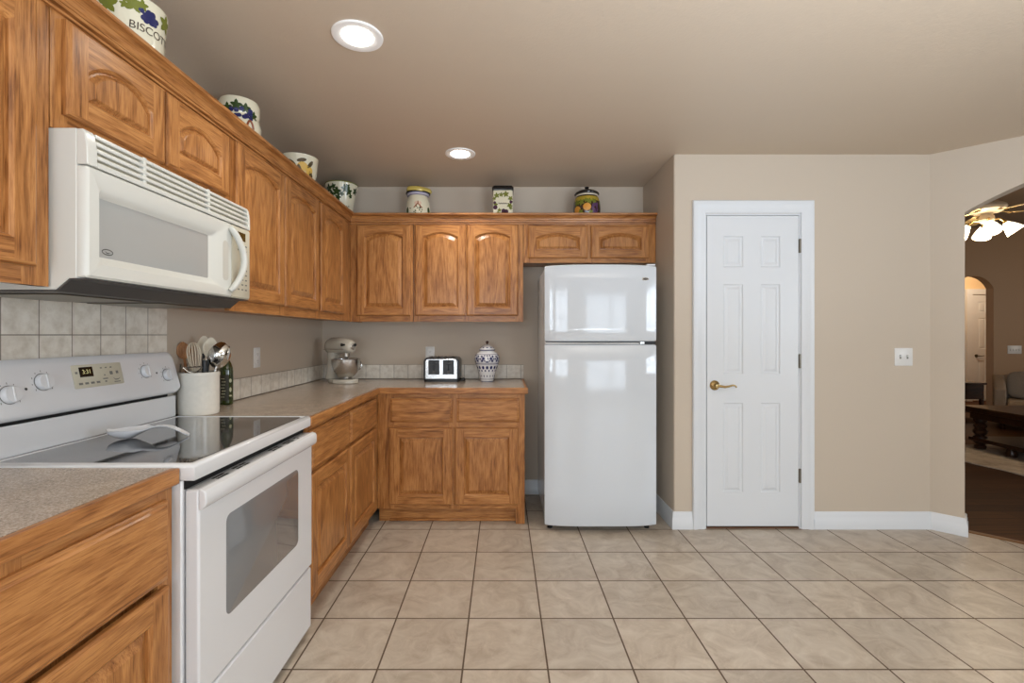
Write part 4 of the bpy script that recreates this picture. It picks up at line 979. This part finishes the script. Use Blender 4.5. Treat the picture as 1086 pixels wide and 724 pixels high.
for cx in (-.508, -.400):
    g = MB(); g.box(cx-.041, cx+.041, ty0+.0022, ty0+.0038, CT+.055, CT+.163); b = g.build('control_inset', M_black, fp, bevel=0.0006)
    g = MB(); g.box(cx-.003, cx+.003, ty0+.0012, ty0+.0022, CT+.085, CT+.155); g.build('lever_slot', M_gap, b, smooth=False)
    g = MB(); g.box(cx-.020, cx+.020, ty0-.012, ty0+.0016, CT+.128, CT+.142); g.build('lever', M_toastblack, b, bevel=0.003)
    g = MB(); g.M = Matrix.Translation((cx, ty0+.002, CT+.072)) @ Matrix.Rotation(PI/2, 4, 'X'); g.lathe([(0, 0), (.011, 0), (.010, .012), (0, .013)], seg=20); g.M = None; g.build('dial', M_dark, b)
    for s in (-.026, .026):
        g = MB(); g.box(cx+s-.013, cx+s+.013, ty0+.035, ty1-.03, CT+.1775, CT+.1795); g.build('bread_slot', M_gap, sh, smooth=False)
        g = MB()
        for e in (-.0145, .0145): g.tube([(cx+s+e, ty0+.028, CT+.178), (cx+s+e, ty0+.03, CT+.183), (cx+s+e, ty1-.025, CT+.183), (cx+s+e, ty1-.023, CT+.178)], .0022, 8)
        g.build('slot_rim', M_chrome, sh)
g = MB(); g.tube([(tx1-.01, 3.60, CT+.02), (tx1+.020, 3.58, CT+.012), (tx1+.038, 3.55, CT+.010), (tx1+.030, 3.52, CT+.010), (tx1+.012, 3.515, CT+.010)], .0075, 10); g.sphere((tx1+.030, 3.525, CT+.017), .014)
g.build('power_cord', M_black, t)

# ------------------------------------------------------------------ blue and white jar
c = (-.115, 3.53, CT+.0005); prof = [(.046, 0), (.047, .006), (.050, .012), (.058, .05), (.075, .105), (.090, .150), (.093, .170), (.088, .195), (.072, .215), (.055, .225), (.050, .232)]
t = thing('porcelain_jar', 'blue and white lidded porcelain jar right of the toaster', 'jar', c)
b = MB().lathe([(.0005, 0)]+prof+[(.0005, .232)], *c, seg=44).build('body', M_porc, t); ph = face_phi(c[0], c[1])
g = MB()
for z, h in ((.004, .0018), (.022, .0014), (.134, .002), (.141, .0012), (.205, .0018)):
    g.lathe([(prof_r(prof, z)+.0008, z-h), (prof_r(prof, z)+.0014, z), (prof_r(prof, z+h)+.0008, z+h)], *c, seg=44, caps=False)
for k in range(16):
    a = ph+2*PI*k/16
    patch(g, c, prof, a, .108, ell(.009, .013)); patch(g, c, prof, a+.2, .085, ell(.005, .008)); patch(g, c, prof, a, .045, ell(.003, .008))
for k in range(5):
    a0 = ph+2*PI*k/5
    for s in (-1, 1):
        for dx, z, r in ((.30, .175, .014), (.45, .190, .010), (.42, .158, .012), (.22, .196, .007), (.20, .158, .007), (.55, .172, .008)): patch(g, c, prof, a0+s*dx, z, lobed(r), dx*9)
    patch(g, c, prof, a0, .150, ell(.014, .005)); patch(g, c, prof, a0, .196, ell(.010, .004)); patch(g, c, prof, a0+.06, .176, ell(.003, .012), .4)
g.build('blue_pattern', M_blue, b)
ld = MB().lathe([(.054, .2325), (.058, .235), (.059, .239), (.055, .247), (.040, .262), (.020, .272), (.010, .276), (.0005, .277)], *c, seg=40).build('lid', M_porc, t)
g = MB(); g.lathe([(.0585, .233), (.0605, .236), (.0600, .2385)], *c, seg=40, caps=False)
lp = [(.059, .239), (.055, .247), (.040, .262), (.020, .272)]
for k in range(10): patch(g, c, lp, ph+2*PI*k/10, .254, ell(.007, .004))
g.build('lid_pattern', M_blue, ld)
MB().lathe([(.0005, .276), (.007, .277), (.006, .284), (.011, .290), (.012, .296), (.007, .302), (.0005, .303)], *c, seg=20).build('knob', plain('dark_rust_glaze', srgb(60, 38, 36), .2), ld)

# ------------------------------------------------------------------ crock with utensils
c = (-1.333, 2.078, CT+.0005); prof = [(.072, 0), (.077, .004), (.079, .02), (.079, .165), (.0805, .172), (.0805, .182), (.078, .186)]
t = thing('utensil_crock', 'cream glazed utensil crock beside the range', 'crock', c)
MB().lathe(hollow(prof, .006, .012), *c, seg=48).build('body', M_crock, t)
def utensil(name, label, bx, by, tx, ty, L, build):
    # handle runs from (bx,by) at the crock floor to (tx,ty) above, in offsets from the crock centre; toward-camera coordinates: x right, y away
    vr = Vector((.841, .541, 0)); vd = Vector((-.541, .841, 0))
    p0 = Vector(c)+vr*bx+vd*by+Vector((0, 0, .016)); d = (vr*(tx-bx)+vd*(ty-by)+Vector((0, 0, L))).normalized()
    u = (vr-d*vr.dot(d)).normalized(); M = frame(p0, u, u.cross(d)*-1, d)
    t_ = thing(name, label, 'utensil', p0, group='utensils standing in the crock'); build(t_, M, (vr*(tx-bx)+vd*(ty-by)+Vector((0, 0, L))).length); return t_
def spoon_head(M, z0, ln, w, dish, th=.003, pw=.8):
    R = []; n = 12
    for k in range(n+1):
        s = k/n; hw = w*math.sin(PI*min(max(s*.94+.05, 0), 1))**pw+.0025; z = z0+ln*s
        ring = []
        for i in range(16):
            a = 2*PI*i/16; x = hw*math.cos(a); y = dish*(1-(x/(w+.003))**2)*math.sin(PI*s)+(th if math.sin(a) > 0 else -th)*abs(math.sin(a))**.6
            ring.append((x, y, z))
        R.append(ring)
    return MB(M).rings(R)
def b_wood(t_, M, L):
    h = MB(M); h.tube([(0, 0, 0), (0, 0, L-.055)], [.006, .0055], 10); h.build('handle', M_woodspoon, t_)
    spoon_head(M, L-.062, .075, .026, .008, .004).build('bowl', M_woodspoon, t_)
utensil('wooden_spoon', 'brown wooden spoon at the left of the crock', -.03, .030, -.060, .040, .288, b_wood)
def b_whisk(t_, M, L):
    h = MB(M); h.tube([(0, 0, 0), (0, 0, L-.125)], [.009, .008], 12); h.build('handle', M_steel, t_)
    mb = MB(M)
    for k in range(7):
        a = PI*k/7; pts = []
        for i in range(25):
            s = i/24; w = math.sin(PI*s)**.8; r = .030*w*(1 if s < .5 else 1); q_ = -math.cos(PI*s)
            rr = .034*math.sin(PI*s)*(1+.25*math.cos(PI*s)*0); zz = L-.128+.128*math.sin(PI*s/1.0)**.62
            x = .038*(-math.cos(PI*s))*(.25+.75*math.sin(PI*s)**.5)
            pts.append((x*math.cos(a), x*math.sin(a), zz))
        mb.tube(pts, .0016, 6)
    mb.build('wire_loops', M_ivory, t_)
utensil('whisk', 'pale balloon whisk in the middle of the crock', .0, .0, -.022, .006, .298, b_whisk)
def b_ivory(t_, M, L):
    h = MB(M); h.tube([(0, 0, 0), (0, 0, L-.07)], [.006, .006], 10); h.build('handle', M_black, t_)
    spoon_head(M, L-.082, .090, .024, .010, .003, .6).build('bowl', M_ivory, t_)
utensil('serving_spoon', 'smooth ivory spoon, the further of the two ivory ones', .01, .035, .020, .056, .318, b_ivory)
def b_teeth(t_, M, L):
    h = MB(M); h.tube([(0, 0, 0), (0, 0, L-.07)], [.006, .006], 10); h.build('handle', M_black, t_)
    b_ = spoon_head(M, L-.080, .088, .026, .010, .003, .6).build('bowl', M_ivory, t_)
    g = MB(M)
    for k in range(8):
        s = .25+k*.085; z = L-.080+.088*s; w = .026*math.sin(PI*(s*.94+.05))**.6
        g.box(-w-.006, -w+.001, -.001+.008, .002+.008, z-.002, z+.002)
    g.build('teeth', M_ivory, b_, smooth=False)
utensil('pasta_spoon', 'toothed ivory pasta spoon, the nearer of the two ivory ones', .014, .012, .046, .014, .312, b_teeth)
def b_ladle(t_, M, L):
    h = MB(M); h.tube([(0, 0, 0), (0, 0, L-.08)], [.005, .005], 10); h.build('handle', M_chrome, t_)
    spoon_head(M, L-.100, .115, .041, -.024, .0018, .6).build('bowl', M_chrome, t_)
utensil('steel_spoon', 'large shiny steel serving spoon leaning right over the bottle', .022, -.020, .086, -.034, .285, b_ladle)
def b_tongs(t_, M, L):
    for s in (-1, 1):
        g = MB(M); g.tube([(s*.010, 0, 0), (s*.013, 0, L*.6), (s*.016, 0, L-.03), (s*.012, 0, L)], [.005, .006, .009, .012], 10, flat=.35); g.build('arm', M_steel, t_)
utensil('tongs', 'steel tongs low at the front left of the crock', -.045, -.006, -.054, -.010, .208, b_tongs)
def b_masher(t_, M, L):
    g = MB(M); g.tube([(0, 0, 0), (0, 0, L-.04)], .005, 10); g.build('handle', M_steel, t_)
    g = MB(M); g.tube([(-.036, 0, L-.012)]+[(-.036+.072*i/16, .010*math.sin(i*PI/2), L-.012) for i in range(1, 16)]+[(.036, 0, L-.012)], .003, 8)
    g.tube([(-.036, 0, L-.012), (-.02, 0, L-.03), (0, 0, L-.042), (.02, 0, L-.03), (.036, 0, L-.012)], .003, 8); g.build('mashing_wire', M_chrome, t_)
utensil('potato_masher', 'steel wire potato masher behind the tongs', -.015, -.042, -.022, -.048, .206, b_masher)
def b_fork(t_, M, L):
    g = MB(M); g.tube([(0, 0, 0), (0, 0, L-.05), (0, 0, L)], [.006, .007, .008], 10); g.build('handle', M_black, t_)
    g = MB(M); g.tube([(0, 0, L+.0005), (0, 0, L+.008)], [.008, .005], 10); g.build('end_cap', M_chrome, t_)
utensil('turner', 'black handle standing between the whisk and the steel spoon', .015, -.04, .022, -.046, .222, b_fork)

# bottle
c = (-1.384, 2.372, CT+.0005); prof = [(.028, 0), (.030, .004), (.0305, .012), (.0305, .165), (.029, .182), (.022, .205), (.0135, .222), (.0125, .262), (.014, .264), (.014, .272)]
t = thing('oil_bottle', 'dark green glass oil bottle behind the utensil crock', 'bottle', c)
b = MB().lathe([(.0005, .003)]+prof+[(.0005, .272)], *c, seg=32).build('glass', M_bottle, t)
ph = face_phi(c[0], c[1]); g = MB()
R = [[(c[0]+r*math.cos(ph+a), c[1]+r*math.sin(ph+a), c[2]+z) for a in [-1.15+1.5*i/16 for i in range(17)]] for r, z in ((.0309, .022), (.0309, .150))]
g.add([p for r in R for p in r], [(i, i+1, i+18, i+17) for i in range(16)]); g.build('label', M_paper, b)
g = MB()
for k in range(7):
    patch(g, c, prof, ph-.55+.08*(k % 3), .040+k*.015, [(-.009, -.0018), (.009, -.0018), (.009, .0018), (-.009, .0018)], off=.0010)
patch(g, c, prof, ph+.60, .075, ell(.006, .012), off=.0010); patch(g, c, prof, ph+.62, .045, ell(.008, .004), off=.0010); patch(g, c, prof, ph+.60, .12, ell(.007, .010), off=.0010)
g.build('label_printing', M_label2, b)
MB().lathe([(.0145, .2722), (.015, .274), (.015, .292), (.0005, .293)], *c, seg=20).build('cap', M_black, t)

# spoon rest on the cooktop (local +x = handle)
t = thing('spoon_rest', 'white spoon-shaped ceramic rest lying on the glass cooktop', 'spoon rest', (-1.222, 1.560, .9142), rotz=0.22, local=True)
t.scale = (.93, 1, 1.15)
R = []; n = 26
for k in range(n+1):
    s = k/n; x = -.075+.255*s
    hw = .050*math.sin(PI*min(s/.62, 1))**.6 if s < .40 else None
    if s < .40: hw = .050*math.sin(PI*(s/.40*.60+.02)/1.24)**.55 if s > 0 else .008
    else: hw = .050*(1-(s-.40)/.30)**1.0+.0 if s < .55 else 0
    hw = max(hw, .013) if s > .4 else max(hw, .006)
    if s > .97: hw = .008
    zb = .0005+.024*(1-math.sin(PI*min(s/.52, 1))**.5) if s < .26 else .0005+.029*math.sin(PI*min(max((s-.30)/.70, 0), 1))**1.1
    zr = .024+.006*math.sin(PI*s) if s < .45 else max(zb+.006, .030*(1-(s-.45)/.2)+zb*0 if s < .65 else zb+.006)
    zr = max(zr, zb+.005)
    ring = []
    for i in range(24):
        a = 2*PI*i/24; y = hw*math.cos(a); sa = math.sin(a)
        if sa >= 0: # top, dished
            z = zr-(zr-zb-.004)*(1-abs(math.cos(a))**3)*(1 if s < .62 else 0)
        else: z = zr-(zr-zb)*abs(sa)**.8
        ring.append((x, y, z))
    R.append(ring)
b = MB().rings(R).build('body', M_porc, t, angle=60)
g = MB()
for k in range(11):
    x, y = -.050+.011*(k % 6), -.016+.018*(k//6)+.004*(k % 2)
    g.add([(x+.004*math.cos(a), y+.004*math.sin(a), .0215 if 0 else .012) for a in [2*PI*i/10 for i in range(10)]], [tuple(range(10))])
g.build('dot_pattern', M_blue, b)

# ------------------------------------------------------------------ living room contents
c = (5.06, 4.95, 0)
t = thing('ceiling_fan', 'ceiling fan with pale blades and four lit glass shades, beyond the arch', 'ceiling fan', (c[0], c[1], LZ))
MB().lathe([(.02, LZ-.075), (.055, LZ-.06), (.07, LZ-.02), (.07, LZ-.0005)], c[0], c[1], 0, 28).build('canopy', M_fanbody, t)
MB().lathe([(.013, 2.68), (.013, LZ-.06)], c[0], c[1], 0, 16).build('downrod', M_fanbody, t)
MB().lathe([(.05, 2.525), (.11, 2.53), (.150, 2.555), (.158, 2.58), (.150, 2.605), (.10, 2.635), (.03, 2.665), (.018, 2.68)], c[0], c[1], 0, 36).build('motor_housing', M_fanbody, t)
for k in range(5):
    a = -.25+2*PI*k/5; ca_, sa = math.cos(a), math.sin(a); M = Matrix.Translation((c[0], c[1], 2.53)) @ Matrix.Rotation(a, 4, 'Z') @ Matrix.Rotation(.2, 4, 'X')
    g = MB(M); g.prism([(.20, -.050), (.60, -.068), (.66, -.055), (.68, 0), (.66, .055), (.60, .068), (.20, .050)], 'z', -.004, .004); bl = g.build('blade', M_blade, t, bevel=0.002)
    g = MB(M); g.tube([(.10, 0, .012), (.15, 0, .004), (.20, 0, -.009)], [.018, .014, .022], 10, flat=.4); g.prism([(.19, -.035), (.26, -.02), (.27, 0), (.26, .02), (.19, .035)], 'z', -.010, -.0045); g.build('blade_bracket', M_brass, bl)
lk = MB().lathe([(.02, 2.415), (.052, 2.43), (.065, 2.455), (.06, 2.49), (.045, 2.51), (.045, 2.525)], c[0], c[1], 0, 28).build('light_kit', M_fanbody, t)
for k in range(4):
    a = -.62+PI/2*k; d = Vector((math.cos(a), math.sin(a), 0)); b0 = Vector((c[0], c[1], 0))
    g = MB(); g.tube([b0+d*.055+EZ*2.45, b0+d*.10+EZ*2.455, b0+d*.13+EZ*2.43, b0+d*.14+EZ*2.405], [.011, .010, .012, .024], 12); ar = g.build('lamp_arm', M_brass, lk)
    ax = (d*.62-EZ*.78).normalized(); u = Vector((-d.y, d.x, 0)); M = frame(b0+d*.138+EZ*2.408, u, ax.cross(u), ax)
    g = MB(M); g.lathe([(.024, 0), (.030, .015), (.050, .05), (.064, .085), (.078, .125), (.076, .125), (.061, .085), (.047, .05), (.024, .012)], seg=24, caps=False); g.build('glass_shade', M_bulbglass, lk)
# rug, table, sofa, cushion, side table
g = MB(); n = 40
bot, topv = [], []
e0, e1 = Vector((4.56, 5.35)), Vector((4.72, 2.6))
pts = []
for i in range(n+1):
    s = i/n; p = e0.lerp(e1, s); w = .018*math.sin(s*19)+.010*math.sin(s*41)
    pts.append((p.x+w, p.y))
poly = pts+[(7.6, 2.7), (7.5, 5.45)]
g.prism([(x, y) for x, y in poly], 'z', -.0015, .009); tag(g.build('rug', M_rug, origin=(6, 4, 0)), 'faded beige rug under the coffee table, beyond the arch', 'rug')
t = thing('coffee_table', 'dark wood coffee table with turned legs on the rug', 'coffee table', (5.15, 5.25, .0095), rotz=-0.07, local=True)
MB().box(-.03, 1.05, -.92, .06, .405, .462).build('tabletop', M_darkwood, t, bevel=0.008)
MB().box(.03, .99, -.86, 0, .330, .4045).build('apron', M_darkwood, t, smooth=False)
MB().box(.02, 1.0, -.87, .01, .085, .125).build('lower_shelf', M_darkwood, t, bevel=0.006)
lp = [(.03, 0), (.05, .004), (.055, .03), (.04, .05), (.062, .075), (.062, .135), (.04, .15), (.058, .175), (.062, .20), (.045, .225), (.062, .255), (.04, .28), (.058, .30), (.06, .3295), (.02, .3295)]
for x in (.085, .935):
    for y in (-.80, -.06): MB().lathe([(r*.98, z+.0005) for r, z in lp], x, y, 0, 20).build('leg', M_darkwood, t)
MB().lathe([(.01, 0), (.045, .006), (.05, .04), (.03, .084), (.01, .0845)], .06, -.43, .0005, 16).build('center_foot', M_darkwood, t)
t = thing('sofa', 'taupe upholstered sofa beyond the coffee table, by the brown wall', 'sofa', (6.52, 6.28, 0), rotz=-PI/4, local=True)
MB().box(.02, 1.88, .04, .80, .10, .27).build('frame', M_sofa, t, bevel=0.02)
MB().box(.125, 1.775, .0, .60, .275, .385).build('seat_cushion', plain('beige_seat_fabric', srgb(172, 154, 132), .95), t, bevel=0.035, seg=4)
MB().box(.10, 1.80, .61, .80, .275, .70).build('backrest', M_sofa, t, bevel=0.04, seg=4)
for x in (0, 1.785): MB().prism([(.02, .10), (.82, .10), (.82, .69), (.60, .68), (.25, .61), (.02, .55)], 'x', x, x+.115).build('arm', M_sofa, t, bevel=0.03, seg=4)
for x in (.08, 1.82):
    for y in (.10, .74): MB().lathe([(.02, 0), (.03, .0995), (.01, .0995)], x, y, .0005, 14).build('leg', M_darkwood, t)
R = []
for k in range(15):
    q_ = -1+2*k/14; sc_ = max(1-q_**4, .002)**.35
    R.append([(.368+.240*sc_*(abs(math.cos(a))**.45*math.copysign(1, math.cos(a))), .47+.085*q_+.05*(abs(math.sin(a))**.45*math.copysign(1, math.sin(a)))*sc_, .575+.180*sc_*(abs(math.sin(a))**.45*math.copysign(1, math.sin(a)))) for a in [2*PI*i/40 for i in range(40)]])
cu_ = MB().rings(R).build('cushion', M_cushion, origin=(0, 0, 0), angle=60)
cu_.location = (6.52, 6.28, 0.002); cu_.rotation_euler = (0, 0, -PI/4)
tag(cu_, 'grey checked throw cushion leaning on the sofa', 'cushion')
t = thing('side_table', 'dark wood side table between the sofa and the hall arch', 'side table', (6.95, 7.2, 0))
MB().box(6.72, 7.17, 7.0, 7.42, .515, .545).build('tabletop', M_darkwood, t, bevel=0.005)
MB().box(6.75, 7.14, 7.02, 7.40, .30, .5145).build('drawer_case', M_darkwood, t, smooth=False)
MB().box(6.75, 7.14, 7.02, 7.40, .10, .13).build('lower_shelf', M_darkwood, t, smooth=False)
for x in (6.75, 7.10):
    for y in (7.02, 7.36): MB().box(x, x+.04, y, y+.04, .0005, .2995).build('leg', M_darkwood, t, bevel=0.003)
# hall door behind the little arch
hdM = frame((8.885, 8.96, .015), EX, EZ, -EY)
d2 = struct(six_panel_door('door_2', hdM, .66, 2.0))
g = MB(frame((8.965, 8.96, .86), EX, EZ, -EY)); g.lathe([(0, 0), (.03, 0), (.03, .008), (.01, .012), (.01, .04), (0, .045)], seg=20); g.tube([(0, 0, .04), (.05, -.004, .045), (.11, .004, .045)], [.010, .008, .006], 10); g.build('door_handle', M_nickel, d2)
mb = MB(); mb.box(8.775, 8.88, 8.94, 8.9995, 0, 2.12); mb.box(9.55, 9.655, 8.94, 8.9995, 0, 2.12); mb.box(8.88, 9.55, 8.94, 8.9995, 2.02, 2.12)
struct(mb.build('trim_5', M_trim, smooth=False))

for o in ROOTS:
    if '_loc' in o: del o['_loc']
bpy.context.view_layer.update()
